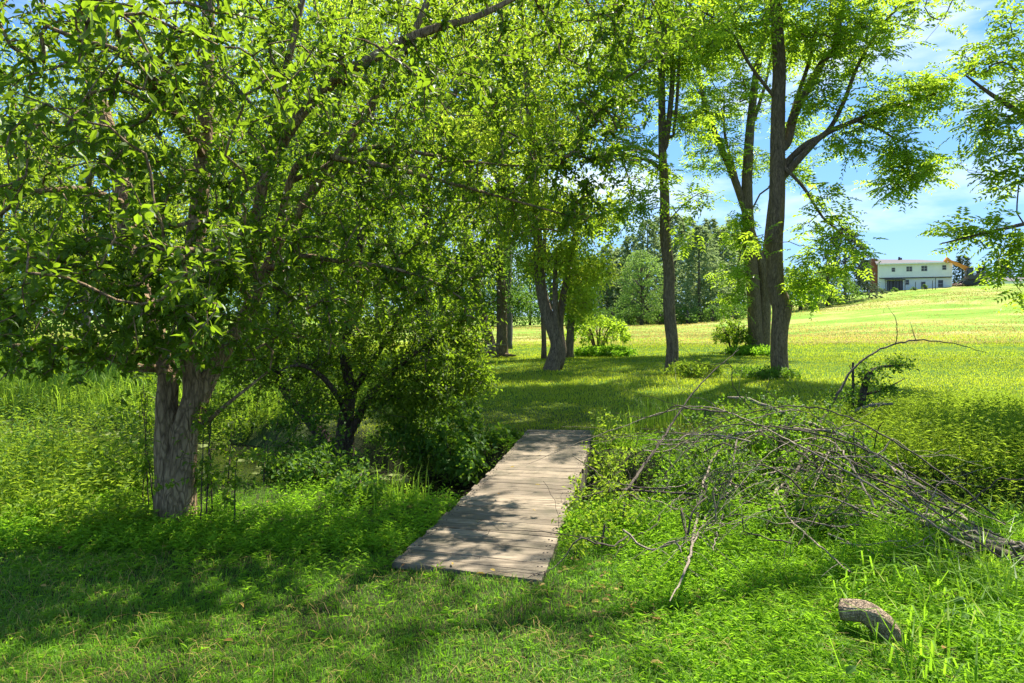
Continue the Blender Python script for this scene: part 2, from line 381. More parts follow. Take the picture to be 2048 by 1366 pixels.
# ---------------------------------------------------------------- tree skeletons
class Skel:
    def __init__(s, cap=90000):
        s.p = np.zeros((cap, 3)); s.par = np.full(cap, -1); s.r = np.zeros(cap); s.fix = np.zeros(cap, bool)
        s.n = 0; s.ai = np.zeros(cap, int); s.ap = np.zeros((cap, 3)); s.na = 0; s.tips = []
    def node(s, p, par, r=0.0, fix=False, att=True):
        i = s.n; s.p[i] = p; s.par[i] = par; s.r[i] = r; s.fix[i] = fix; s.n += 1
        if att: s.ai[s.na] = i; s.ap[s.na] = p; s.na += 1
        return i
    def near(s, q):
        d = ((s.p[:s.n] - q) ** 2).sum(1); return int(d.argmin())
    def path(s, pts, rad, join=False, step=0.12, att=0.0, wob=0.0):
        pts = np.asarray(pts, float); m = len(pts)
        rad = np.interp(np.linspace(0, 1, m), np.linspace(0, 1, len(rad)), rad)
        par = s.near(pts[0]) if join and s.n else -1
        q = np.concatenate([[2 * pts[0] - pts[1]], pts, [2 * pts[-1] - pts[-2]]])
        Ls = np.linalg.norm(np.diff(pts, axis=0), axis=1); tot = Ls.sum(); acc = 0
        for i in range(m - 1):
            k = max(1, int(round(Ls[i] / step)))
            for j in range(k + (1 if i == m - 2 else 0)):
                t = j / k
                a, b, c, d = q[i], q[i + 1], q[i + 2], q[i + 3]
                x = 0.5 * (2 * b + (c - a) * t + (2 * a - 5 * b + 4 * c - d) * t * t + (3 * b - a - 3 * c + d) * t ** 3)
                fr = (acc + Ls[i] * t) / tot
                if wob and 0 < fr: x = x + R.normal(size=3) * wob
                if par >= 0 and i == 0 and j == 0 and join: continue
                par = s.node(x, par, rad[i] * (1 - t) + rad[i + 1] * t, True, fr >= att)
            acc += Ls[i]
        return par
    def grow(s, T, step=0.2, sag=0.06, wob=0.02, tip=True, up=0.0):
        T = np.asarray(T, float)
        if len(T) == 0: return
        d0 = np.array([((s.ap[:s.na] - t) ** 2).sum(1).min() for t in T])
        for t in T[np.argsort(d0)]:
            dv = s.ap[:s.na] - t
            c = np.sqrt((dv ** 2).sum(1)) + up * np.maximum(dv[:, 2], 0)
            k = int(c.argmin()); i = s.ai[k]; p0 = s.p[i].copy()
            L = np.linalg.norm(t - p0)
            if L < step * 0.4: s.tips.append(i); continue
            pr = s.par[i]
            pd = nrm(p0 - s.p[pr]) if pr >= 0 else np.array([0, 0, 1.0])
            dr = (t - p0) / L
            c1 = p0 + (pd * 0.35 + dr * 0.65) * L * 0.5 + np.array([0, 0, L * sag * 2]) + R.normal(size=3) * L * 0.06
            m = max(2, int(math.ceil(L / step))); par = i
            for j in range(1, m + 1):
                u = j / m
                x = (1 - u) ** 2 * p0 + 2 * u * (1 - u) * c1 + u * u * t
                if j < m: x = x + R.normal(size=3) * wob
                par = s.node(x, par)
            s.tips.append(par)
    def radii(s, tip=0.003, ex=2.3):
        acc = np.zeros(s.n); r = np.zeros(s.n)
        for i in range(s.n - 1, -1, -1):
            r[i] = max(acc[i] ** (1 / ex), tip) if acc[i] > 0 else tip
            if s.fix[i]: r[i] = s.r[i]
            if s.par[i] >= 0 and not s.fix[i]: acc[s.par[i]] += r[i] ** ex
        s.rr = r
        return r
    def mesh(s, g, rough=0.04, minr=0.0, ridge=0, maxsides=28):
        n = s.n; ch = [[] for _ in range(n)]
        for i in range(n):
            if s.par[i] >= 0: ch[s.par[i]].append(i)
        starts = [(i, None) for i in range(n) if s.par[i] < 0]
        k = 0
        while starts:
            i, fr = starts.pop()
            idx = [fr, i] if fr is not None else [i]
            while ch[i]:
                c = max(ch[i], key=lambda q: s.rr[q] + (1 if s.fix[q] else 0))
                for o in ch[i]:
                    if o != c: starts.append((o, i))
                idx.append(c); i = c
            rad = s.rr[idx].copy()
            if fr is not None: rad[0] = min(rad[0], rad[1] * 1.25)
            mr = rad.max()
            if mr < minr or len(idx) < 2: continue
            sides = 3 if mr < 0.006 else 4 if mr < 0.012 else 6 if mr < 0.035 else 10 if mr < 0.09 else maxsides
            k += 1
            g.tube(s.p[idx], rad, sides, rough if mr > 0.03 else 0, cap=mr > 0.02, seed=k * 1.7, ridge=ridge if mr > 0.09 else 0)
    def twig_points(s, per, back=3, spread=0.04):
        """points along the last stretch of each twig, with the twig's direction"""
        tips = np.array(s.tips); par = s.par
        chain = [tips]
        for _ in range(back): chain.append(np.where(par[chain[-1]] >= 0, par[chain[-1]], chain[-1]))
        ch = np.stack(chain)                                     # (back+1, n)
        k = len(tips)
        col = np.repeat(np.arange(k), per)
        u = R.uniform(0, back - 0.001, k * per) ** 1.0
        a = ch[u.astype(int), col]; b = ch[u.astype(int) + 1, col]; f = (u % 1)[:, None]
        pos = s.p[a] * (1 - f) + s.p[b] * f + R.normal(size=(k * per, 3)) * spread
        dr = nrm(s.p[ch[0, col]] - s.p[ch[-1, col]] + 1e-6)
        cl = np.repeat(R.uniform(0, 1, k), per)
        return pos, dr, cl

def blobs(L):
    """random points in ellipsoids: (px, py, D, radius, count[, flatten])"""
    out = []
    for b in L:
        px, py, D, r, k = b[:5]; fl = b[5] if len(b) > 5 else (0.8 if D < 9 or D > 31 else .6)
        c = P(px, py, D) if px is not None else np.array(py)
        q = nrm(R.normal(size=(k, 3))) * (R.uniform(0, 1, k) ** 0.45)[:, None] * r
        q[:, 2] *= fl
        out.append(c + q)
    return np.concatenate(out)
def above_ground(T, h=0.15):
    return T[T[:, 2] > gz(T[:, 0], T[:, 1]) + h]

def make_tree(name, label, cat, base, sk, bark, leaf, kind='simple', per=10, L=0.07, W=0.036, tip=0.003, hang=0.25, tilt=0.55,
              rough=0.05, ridge=0, hi=False, group=None, back=3, spread=0.04, minr=0.0, bias=0.0, leaf_name='crown'):
    root = empty(name, base, label, cat, group)
    sk.radii(tip)
    g = Geo(); sk.mesh(g, rough, minr, ridge); g.build('trunk' if name.endswith('tree') else 'stem', bark, root, smooth=True)
    pos, dr, cl = sk.twig_points(per, back, spread)
    k = len(pos)
    d = dr * 0.45 + R.normal(size=(k, 3)) * np.array([.75, .75, .75 if kind == 'simple' else .3]); d[:, 2] -= hang
    rnd = np.clip(cl * 0.55 + R.uniform(0, 0.45, k) + bias, 0, 1)
    g = Geo()
    if kind == 'simple':
        add_leaves(g, pos, d, up_normals(k, tilt), L * R.uniform(.6, 1.25, k), W * R.uniform(.75, 1.2, k), rnd, T_HI if hi else T_LO)
    else:
        add_compound(g, pos, d, L * R.uniform(.7, 1.2, k), rnd, kind, W)
    g.build(leaf_name, leaf, root)
    return root

# ================================================================ SETTING: ground, water
def warp(a, b, n, c, k):
    t = np.linspace(-1, 1, n)
    return t
xs = np.concatenate([-np.geomspace(600, 14, 46)[:-1], np.linspace(-14, 14, 230), np.geomspace(14, 600, 46)[1:]])
ys = np.concatenate([-np.geomspace(60, 2, 10)[:-1], np.linspace(-2, 1.5, 12)[:-1], np.linspace(1.5, 15, 150)[:-1], np.geomspace(15, 150, 130)[:-1], np.geomspace(150, 1500, 30)])
X, Y = np.meshgrid(xs, ys)
Z = gz(X, Y)
g = Geo()
nx, ny = len(xs), len(ys)
i = (np.arange(ny - 1)[:, None] * nx + np.arange(nx - 1)[None]).ravel()
g.add(np.stack([X, Y, Z], -1), f4=np.stack([i, i + 1, i + nx + 1, i + nx], -1))
m, nt, out = new_mat('ground')
co = N(nt, 'ShaderNodeTexCoord')
sp = N(nt, 'ShaderNodeSeparateXYZ', {0: co.outputs['Object']})
nb = N(nt, 'ShaderNodeTexNoise', {'Vector': co.outputs['Object'], 'Scale': 0.55, 'Detail': 6.0, 'Roughness': 0.62})
nf = N(nt, 'ShaderNodeTexNoise', {'Vector': co.outputs['Object'], 'Scale': 9.0, 'Detail': 6.0, 'Roughness': 0.75})
mpx = N(nt, 'ShaderNodeMapping', {0: co.outputs['Object'], 'Scale': (0.10, 0.16, 0.1)})
nh = N(nt, 'ShaderNodeTexNoise', {'Vector': mpx.outputs[0], 'Scale': 1.0, 'Detail': 9.0, 'Roughness': 0.7, 'Distortion': 0.5})
lawn = ramp(nt, nf.outputs['Fac'], [(0.3, (0.030, 0.060, 0.010)), (0.55, (0.075, 0.15, 0.016)), (0.8, (0.13, 0.21, 0.03))])
hay = ramp(nt, nh.outputs['Fac'], [(0.36, (0.12, 0.24, 0.02)), (0.48, (0.20, 0.33, 0.04)), (0.58, (0.33, 0.35, 0.09)), (0.72, (0.42, 0.33, 0.17))])
fe = N(nt, 'ShaderNodeMath', {0: sp.outputs['Y'], 1: N(nt, 'ShaderNodeMath', {0: nb.outputs['Fac'], 1: 8.0}, operation='MULTIPLY').outputs[0]}, operation='ADD')
fm = N(nt, 'ShaderNodeMapRange', {0: fe.outputs[0], 1: 38.0, 2: 46.0})
mh = N(nt, 'ShaderNodeMix', {0: fm.outputs[0], 6: lawn, 7: hay}, data_type='RGBA')
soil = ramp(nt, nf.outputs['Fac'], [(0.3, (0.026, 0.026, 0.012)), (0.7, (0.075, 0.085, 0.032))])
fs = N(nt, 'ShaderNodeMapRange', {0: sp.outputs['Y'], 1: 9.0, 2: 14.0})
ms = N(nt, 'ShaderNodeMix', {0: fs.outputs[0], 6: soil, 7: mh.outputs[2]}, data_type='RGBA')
bp = N(nt, 'ShaderNodeBump', {'Height': nf.outputs['Fac'], 'Strength': 0.8, 'Distance': 0.06})
pb = N(nt, 'ShaderNodeBsdfPrincipled', {'Base Color': ms.outputs[2], 'Roughness': 1.0, 'Specular IOR Level': 0.1, 'Normal': bp.outputs[0]})
nt.links.new(pb.outputs[0], out.inputs[0])
tag(g.build('ground', m, smooth=True), kind='structure')

# stream water: a ribbon along the channel at one level
g = Geo()
cxs = np.linspace(-16, 14, 120); w = chan_w(cxs) * 1.05; cyy = chan_y(cxs)
v = np.concatenate([np.stack([cxs, cyy - w, np.full(120, -0.40)], 1), np.stack([cxs, cyy + w, np.full(120, -0.40)], 1)])
i = np.arange(119)
g.add(v, f4=np.stack([i, i + 1, i + 121, i + 120], 1))
m, nt, out = new_mat('stream_water')
co = N(nt, 'ShaderNodeTexCoord')
n0 = N(nt, 'ShaderNodeTexNoise', {'Vector': co.outputs['Object'], 'Scale': 2.0, 'Detail': 8.0, 'Roughness': 0.7})
n2 = N(nt, 'ShaderNodeTexNoise', {'Vector': co.outputs['Object'], 'Scale': 14.0, 'Detail': 2.0})
f = ramp(nt, n0.outputs['Fac'], [(0.58, (0, 0, 0)), (0.62, (1, 1, 1))])
c = ramp(nt, n0.outputs['Fac'], [(0.56, (0.012, 0.012, 0.008)), (0.62, (0.16, 0.19, 0.05))])
r_ = N(nt, 'ShaderNodeMapRange', {0: f, 3: 0.03, 4: 0.8})
bp = N(nt, 'ShaderNodeBump', {'Height': n2.outputs['Fac'], 'Strength': 0.12, 'Distance': 0.02})
pb = N(nt, 'ShaderNodeBsdfPrincipled', {'Base Color': c, 'Roughness': r_.outputs[0], 'Specular IOR Level': 0.6, 'IOR': 1.33, 'Normal': bp.outputs[0]})
nt.links.new(pb.outputs[0], out.inputs[0])
tag(g.build('water', m), kind='structure')

# ================================================================ FOOTBRIDGE
NL, NR, FL, FR = np.array([-.744, 4.25, .07]), np.array([.176, 3.95, .07]), np.array([.208, 9.15, .08]), np.array([1.088, 9.1, .08])
root = empty('footbridge', ((NL + FR) / 2) * np.array([1, 1, 0]), 'weathered grey wooden plank footbridge crossing the stream', 'footbridge')
g = Geo(); nP = 37
def deckp(u, t):
    l = NL + (FL - NL) * t; r = NR + (FR - NR) * t
    q = l + (r - l) * u
    q[2] -= 0.05 * math.sin(math.pi * t)
    return q
for k in range(nP):
    t0, t1 = k / nP + 0.0004, (k + 1) / nP - 0.0005 - R.uniform(0, 0.0007)
    e0, e1 = R.normal(0, 0.008), R.normal(0, 0.010)
    cuts = 7; top = []; a = R.uniform(0, 1); zt = R.normal(0, 0.0010); tw = R.normal(0, .0015)
    for u in np.linspace(-e0, 1 + e1, cuts):
        p0 = deckp(u, t0); p1 = deckp(u, t1)
        w_ = 0.0008 * math.sin(u * 7 + k * 2.1)
        top.append((p0 + [0, 0, zt + w_ + tw * (u - .5)], p1 + [0, 0, zt + w_ - tw * (u - .5)]))
    v = []
    for p0, p1 in top:
        v += [p0, p1, p1 - [0, 0, .038], p0 - [0, 0, .038]]
    f4 = []
    for j in range(cuts - 1):
        b = j * 4
        for q in range(4): f4.append([b + q, b + 4 + q, b + 4 + (q + 1) % 4, b + (q + 1) % 4])
    f4 += [[0, 1, 2, 3], [cuts * 4 - 4, cuts * 4 - 1, cuts * 4 - 2, cuts * 4 - 3]]
    g.add(v, f4=f4, a=a)
m, nt, out = new_mat('weathered_plank')
co = N(nt, 'ShaderNodeTexCoord')
at = N(nt, 'ShaderNodeAttribute', attribute_name='rnd')
vm = N(nt, 'ShaderNodeCombineXYZ', {0: 0.0, 1: 0.0, 2: N(nt, 'ShaderNodeMath', {0: at.outputs['Fac'], 1: 37.0}, operation='MULTIPLY').outputs[0]})
va = N(nt, 'ShaderNodeVectorMath', {0: co.outputs['Object'], 1: vm.outputs[0]}, operation='ADD')
mpn = N(nt, 'ShaderNodeMapping', {0: va.outputs[0], 'Scale': (2.2, 38, 8)})
gr = N(nt, 'ShaderNodeTexNoise', {'Vector': mpn.outputs[0], 'Scale': 1.4, 'Detail': 8.0, 'Roughness': 0.7, 'Distortion': 0.3})
st = N(nt, 'ShaderNodeTexNoise', {'Vector': co.outputs['Object'], 'Scale': 3.2, 'Detail': 7.0, 'Roughness': 0.7})
c1 = ramp(nt, gr.outputs['Fac'], [(0.30, (0.07, 0.05, 0.03)), (0.48, (0.24, 0.187, 0.125)), (0.75, (0.42, 0.34, 0.235))])
ts = N(nt, 'ShaderNodeMapRange', {0: at.outputs['Fac'], 3: 0.62, 4: 1.15})
c2 = N(nt, 'ShaderNodeVectorMath', {0: c1, 'Scale': ts.outputs[0]}, operation='SCALE')
fs = N(nt, 'ShaderNodeMapRange', {0: st.outputs['Fac'], 1: 0.46, 2: 0.66, 3: 0.0, 4: 0.8})
c3 = N(nt, 'ShaderNodeMix', {0: fs.outputs[0], 6: c2.outputs[0], 7: (0.085, 0.075, 0.045, 1)}, data_type='RGBA')
bp = N(nt, 'ShaderNodeBump', {'Height': gr.outputs['Fac'], 'Strength': 0.7, 'Distance': 0.008})
pb = N(nt, 'ShaderNodeBsdfPrincipled', {'Base Color': c3.outputs[2], 'Roughness': 0.85, 'Specular IOR Level': 0.25, 'Normal': bp.outputs[0]})
nt.links.new(pb.outputs[0], out.inputs[0])
M['plank'] = m
M['beam'] = plain('mossy_beam', (0.10, 0.085, 0.045), 0.95, 0.4, 8, bump=0.5)
g.build('deck', m, root)
g2 = Geo()
for k in range(nP):
    for u in (.03, .06, .94, .965):
        q = deckp(u, (k + .5 + R.normal(0, .08)) / nP); g2.tube([q + [0, 0, -.002], q + [0, 0, .0035]], [.006, .006], 6)
M['nail'] = plain('rusty_nail', (0.05, 0.035, 0.028), 0.6, 0.3)
tag(g2.build('nails', M['nail'], root), kind='stuff')
for u in (0.035, 0.965):
    g = Geo(); a, b = deckp(u, 0.004), deckp(u, 0.996); d = nrm(b - a); s = np.array([d[1], -d[0], 0]) * 0.045
    m_ = (a + b) / 2 - [0, 0, .05]
    pts = [a, m_, b]; v = []
    for p in pts:
        for zz in (-.042, -.26):
            for sg in (-1, 1): q = p + s * sg; v.append([q[0], q[1], deckp(u, 0)[2] + zz - (0.05 if p is m_ else 0)])
    f4 = []
    for j in (0, 1):
        b_ = j * 4; f4 += [[b_, b_ + 1, b_ + 5, b_ + 4], [b_ + 2, b_ + 6, b_ + 7, b_ + 3], [b_, b_ + 4, b_ + 6, b_ + 2], [b_ + 1, b_ + 3, b_ + 7, b_ + 5]]
    f4 += [[0, 2, 3, 1], [8, 9, 11, 10]]
    g.add(v, f4=f4); g.build('beam', M['beam'], root)
def on_bridge(x, y, m=0.0):
    t = (y - 4.1) / 5.02; l = -.744 + .952 * t; r = .176 + .912 * t
    return (x > l - m) & (x < r + m) & (y > 3.95 - .3 * (l + .744 > 99) - m * .5 + np.clip((.176 - x) * .33, 0, .3)) & (y < 9.15 + m)

# ================================================================ TREES
def pth(L): return [P(*q) for q in L]

# ---- the gnarled apple tree at the left
b0 = P(345, 1035, 5.4)
S = Skel()
D0 = 5.4
S.path(pth([(346, 1050, D0), (342, 960, D0), (336, 880, D0), (333, 800, D0), (336, 752, D0), (318, 700, D0 + .1), (300, 620, D0 + .2), (262, 520, D0 + .3), (250, 410, D0 + .4), (231, 318, D0 + .5), (205, 220, D0 + .5), (179, 128, D0 + .5), (165, 20, D0 + .5), (150, -180, D0 + .6), (110, -500, D0 + .5)]),
       [.15, .118, .098, .08, .07, .07, .08, .075, .07, .065, .055, .05, .045, .035, .015], step=.09, att=.38)
S.path(pth([(352, 1050, D0), (362, 950, D0), (372, 860, D0 - .02), (388, 790, D0 - .02), (378, 720, D0), (372, 640, D0), (380, 560, D0 + .1), (396, 420, D0 + .2), (410, 250, D0 + .3), (416, 60, D0 + .3), (430, -200, D0 + .4), (470, -520, D0 + .6)]),
       [.14, .115, .098, .078, .068, .065, .075, .07, .06, .05, .035, .015], step=.09, att=.42)
S.path(pth([(380, 850, D0 + .05), (405, 780, D0 + .05), (440, 715, D0 + .1), (490, 630, D0 + .3), (530, 545, D0 + .5), (560, 480, D0 + .7), (620, 390, D0 + .9), (690, 290, D0 + 1.0), (760, 180, D0 + 1.1), (830, 60, D0 + 1.2), (900, -120, D0 + 1.4), (980, -400, D0 + 1.6)]),
       [.09, .075, .062, .055, .05, .046, .05, .045, .04, .035, .03, .012], step=.1, att=.25)
S.path(pth([(500, 560, D0 + .4), (515, 430, D0 + .3), (535, 330, D0 + .2), (560, 200, D0 + .2), (590, 60, D0 + .2), (640, -150, D0 + .3)]), [.055, .045, .04, .035, .03, .015], join=True, att=.1)
S.path(pth([(540, 330, D0 + .2), (600, 230, D0), (677, 154, D0 - .1), (738, 120, D0 - .1), (805, 82, D0 + .1), (877, 54, D0 + .2), (959, 31, D0 + .4), (1080, -30, D0 + .6), (1250, -110, D0 + .8)]), [.045, .045, .045, .042, .04, .034, .026, .02, .01], join=True, att=.05)
S.path(pth([(310, 748, D0), (222, 715, D0 - .2), (100, 697, D0 - .3), (0, 688, D0 - .4), (-160, 660, D0 - .5)]), [.035, .026, .022, .018, .01], join=True, att=.1)
S.path(pth([(545, 500, D0 + .5), (600, 323, D0 + .3), (702, 323, D0 + .3), (780, 335, D0 + .4), (856, 354, D0 + .6), (959, 382, D0 + .8), (1061, 410, D0 + 1.0), (1170, 440, D0 + 1.2)]), [.03, .028, .026, .022, .018, .014, .010, .006], join=True, att=.15)
S.path(pth([(600, 360, D0 + .6), (738, 295, D0 + .8), (871, 312, D0 + 1.0), (1000, 330, D0 + 1.2), (1120, 330, D0 + 1.4)]), [.024, .02, .016, .012, .006], join=True, att=.1)
S.path(pth([(540, 540, D0 + .5), (600, 512, D0 + .3), (677, 523, D0 + .2), (769, 533, D0 + .2), (860, 560, D0 + .3), (930, 600, D0 + .4)]), [.026, .022, .018, .015, .011, .006], join=True, att=.1)
S.path(pth([(310, 600, D0 + .2), (255, 590, D0), (205, 555, D0 - .2), (130, 520, D0 - .4), (20, 500, D0 - .6), (-120, 460, D0 - .7)]), [.05, .042, .036, .028, .02, .01], join=True, att=.2)
S.path(pth([(251, 410, D0 + .4), (170, 380, D0), (60, 385, D0 - .3), (-60, 390, D0 - .4)]), [.035, .03, .025, .012], join=True, att=.2)
S.path(pth([(400, 300, D0 + .2), (330, 200, D0 - .6), (260, 110, D0 - 1.5), (230, 50, D0 - 2.3), (220, -20, D0 - 3.0)]), [.03, .024, .018, .012, .006], join=True, att=.3)
S.path(pth([(500, 600, D0 + .2), (440, 520, D0 - .7), (400, 500, D0 - 1.5), (330, 500, D0 - 2.1)]), [.026, .02, .014, .006], join=True, att=.3)
S.path(pth([(400, 860, D0), (440, 820, D0 - .1), (490, 780, D0), (540, 740, D0 + .1)]), [.02, .016, .012, .006], join=True, att=.5)
T = blobs([(180, 120, 4.6, 1.35, 264), (120, 420, 4.3, 1.15, 207), (420, 120, 4.4, 1.2, 207), (330, 420, 4.6, 1.0, 144), (600, 260, 5.6, 1.25, 225), (780, 130, 6.0, 1.3, 225), (950, 170, 6.4, 1.2, 195),
           (1080, 60, 6.6, 1.1, 142), (760, 420, 6.0, 1.0, 157), (980, 390, 6.6, .85, 127), (1120, 360, 6.8, .75, 82), (1190, 230, 7.0, .7, 67), (450, 560, 4.8, .75, 100), (190, 600, 4.6, .75, 118), (40, 650, 4.5, .55, 49),
           (640, 560, 5.6, .8, 120), (840, 560, 5.9, .6, 82), (920, 620, 6.0, .35, 20), (330, 650, 4.5, .42, 49), (400, -300, 5.2, 2.0, 70), (950, -250, 6.4, 1.7, 60), (-150, 100, 4.8, 1.6, 80), (1200, 330, 6.7, .5, 45), (340, 690, 5.0, .35, 26), (250, 705, 5.0, .4, 26), (455, 680, 5.0, .35, 24), (300, 560, 4.7, .5, 50), (60, 720, 4.8, .45, 30), (1230, 120, 6.8, .6, 60), (1290, -10, 7.0, .7, 60), (1250, 60, 8.2, .7, 50), (1300, -60, 9.4, .8, 60), (1240, 200, 7.6, .5, 36), (1150, 450, 6.8, .45, 25),
           (230, 40, 2.4, .40, 13), (390, 500, 3.1, .36, 13), (640, 200, 3.9, .4, 13), (430, 120, 3.0, .4, 12), (100, 330, 3.2, .5, 17), (60, 560, 3.3, .4, 12), (350, 640, 3.4, .3, 12), (900, 180, 4.2, .3, 12), (660, 640, 4.6, .3, 12)])
S.grow(above_ground(T, 1.15), step=.16, sag=.07, wob=.012)
make_tree('apple_tree', 'gnarled multi-stemmed apple tree with a hollow forked trunk, beside the stream left of the bridge', 'tree', b0, S, M['bark_apple'], M['leaf_apple'],
          per=13, L=.064, W=.032, tip=.0036, hang=.12, tilt=.5, rough=.075, ridge=7, hi=True, back=3, spread=.022)

# ---- low dark thorny tree on the far bank, left of the bridge
D1 = 8.2
b1 = P(690, 905, D1)
S = Skel()
S.path(pth([(690, 925, D1), (688, 880, D1), (692, 830, D1), (700, 780, D1), (690, 700, D1), (705, 600, D1 + .1), (720, 480, D1 + .2), (730, 330, D1 + .3), (760, 150, D1 + .4)]), [.13, .11, .085, .065, .055, .05, .04, .03, .012], step=.1, att=.2)
S.path(pth([(685, 915, D1), (650, 880, D1 + .1), (610, 830, D1 + .2), (570, 780, D1 + .3), (545, 700, D1 + .4), (560, 590, D1 + .5), (540, 450, D1 + .6)]), [.10, .075, .06, .05, .04, .03, .012], step=.1, att=.2)
S.path(pth([(690, 880, D1), (720, 830, D1 - .1), (735, 800, D1 - .2), (790, 740, D1 - .3), (850, 690, D1 - .4), (900, 640, D1 - .4)]), [.06, .05, .04, .03, .02, .01], step=.1, att=.2)
S.path(pth([(700, 860, D1), (680, 800, D1 - .3), (640, 750, D1 - .5), (600, 730, D1 - .6), (560, 740, D1 - .7)]), [.05, .035, .03, .02, .01], step=.1, att=.2)
S.path(pth([(700, 790, D1), (760, 700, D1 + .3), (820, 600, D1 + .5), (880, 480, D1 + .7)]), [.045, .035, .025, .012], join=True, att=.1)
T = blobs([(640, 620, 8.4, 1.2, 243), (780, 640, 8.2, 1.1, 243), (870, 700, 7.9, .75, 153), (900, 770, 7.7, .5, 89), (560, 680, 8.6, 1.0, 178), (720, 450, 8.6, 1.4, 267), (880, 520, 8.7, .9, 153), (560, 450, 9.0, 1.3, 178),
           (800, 820, 7.8, .5, 64), (480, 760, 8.6, .7, 72), (760, 200, 8.8, 1.5, 186), (940, 660, 8.0, .4, 40), (930, 760, 7.8, .3, 32), (600, 740, 8.4, .7, 50), (830, 790, 8.0, .5, 90), (720, 700, 8.0, .7, 70), (500, 700, 8.4, .6, 70), (600, 560, 8.3, 1.0, 110), (820, 560, 8.4, .9, 90), (700, 330, 8.8, 1.2, 130), (620, 780, 7.6, .5, 56)])
S.grow(above_ground(T, .35), step=.18, sag=.08, wob=.02)
make_tree('thorn_tree', 'low dark multi-stemmed thorn tree leaning over the stream bank left of the bridge', 'tree', b1, S, M['bark_dark'], M['leaf_shrub'],
          per=17, L=.058, W=.03, tip=.003, hang=.15, tilt=.6, rough=.1, ridge=5, hi=False, back=3, spread=.05)

# ---- walnut with the bulging trunk
D2 = 17.8
S = Skel()
S.path(pth([(1560, 765, D2), (1560, 745, D2), (1558, 700, D2), (1560, 650, D2), (1564, 612, D2), (1552, 580, D2), (1549, 500, D2), (1553, 420, D2), (1555, 340, D2), (1556, 230, D2), (1558, 120, D2), (1552, 10, D2), (1548, -180, D2), (1560, -420, D2 + .3), (1580, -640, D2)]),
       [0.310, 0.232, 0.211, 0.215, 0.258, 0.224, 0.211, 0.202, 0.194, 0.176, 0.163, 0.146, 0.112, 0.069, 0.026], step=.22, att=.5)
S.path(pth([(1560, 360, D2), (1580, 338, D2), (1615, 300, D2 - .1), (1650, 268, D2 - .2), (1712, 241, D2 - .3), (1779, 215, D2 - .4), (1866, 188, D2 - .5), (1910, 170, D2 - .5)]), [.1, .095, .085, .075, .06, .045, .025, .012], join=True, att=.3)
S.path(pth([(1560, 345, D2), (1578, 320, D2 + .1), (1610, 290, D2), (1655, 262, D2), (1687, 205, D2), (1717, 128, D2), (1764, 51, D2), (1815, -10, D2), (1880, -120, D2)]), [.09, .085, .075, .06, .055, .045, .035, .03, .012], join=True, att=.3)
S.path(pth([(1562, 300, D2), (1576, 280, D2 + .2), (1590, 225, D2 + .2), (1620, 169, D2 + .2), (1648, 120, D2 + .2), (1671, 92, D2 + .2), (1684, 0, D2 + .2), (1720, -160, D2 + .2)]), [.12, .115, .11, .10, .09, .085, .07, .02], join=True, att=.4)
S.path(pth([(1580, 245, D2), (1596, 190, D2 + .5), (1622, 110, D2 + .6), (1640, 20, D2 + .7)]), [.06, .06, .05, .03], join=True, att=.4)
S.path(pth([(1560, 330, D2), (1579, 345, D2 - .2), (1610, 379, D2 - .4), (1646, 435, D2 - .6), (1682, 466, D2 - .7), (1728, 517, D2 - .9)]), [.05, .045, .04, .03, .022, .01], join=True, att=.15)
S.path(pth([(1712, 241, D2 - .3), (1764, 261, D2 - .4), (1790, 278, D2 - .5), (1815, 284, D2 - .5)]), [.035, .03, .022, .01], join=True, att=.1)
S.path(pth([(1812, 284, D2 - .5), (1816, 330, D2 - .6), (1812, 370, D2 - .6)]), [.018, .014, .006], join=True, att=.1)
S.path(pth([(1553, 200, D2), (1500, 130, D2 - .4), (1460, 60, D2 - .6), (1400, 20, D2 - .8)]), [.05, .04, .03, .015], join=True, att=.2)
T = blobs([(1680, 110, 17.8, 1.5, 120), (1740, 30, 17.6, 1.5, 110), (1620, 40, 17.4, 1.4, 110), (1640, 190, 17.5, .8, 50), (1830, 190, 17.3, .95, 75), (1760, 230, 17.3, .8, 60), (1700, 290, 17.3, .5, 28), (1860, 170, 17.3, .55, 35),
           (1820, 340, 17.2, .75, 60), (1780, 370, 17.1, .4, 22), (1860, 330, 17.1, .4, 20), (1640, 390, 17.3, .5, 14), (1620, 450, 17.3, .45, 10), (1670, 440, 17.0, .35, 14), (1710, 495, 16.9, .3, 12), (1640, 490, 17.1, .5, 20), (1650, 560, 17.1, .4, 16), (1605, 540, 17.2, .35, 12), (1690, 540, 16.9, .25, 7),
           (1610, 580, 17.2, .35, 20), (1470, 60, 17.2, 1.3, 90), (1540, -60, 17.8, 2.2, 130), (1700, -180, 17.8, 2.4, 140), (1600, -400, 17.8, 2.8, 150), (1850, -60, 17.2, 1.2, 60), (1520, 480, 17.3, .3, 8), (1400, -200, 17.0, 2.0, 90), (1500, -150, 15.5, 2.0, 90), (1800, 300, 17.3, .6, 30)])
S.grow(T, step=.3, sag=.05, wob=.03)
b = P(1560, 755, D2)
make_tree('walnut_tree', 'tall walnut tree with a bulge low on its single thick trunk', 'tree', b, S, M['bark_walnut'], M['leaf_walnut'],
          kind=6, per=2, L=.5, W=.125, tip=.006, hang=.05, rough=.035, ridge=0, back=2, spread=.12, group='walnut trees at the lawn edge')

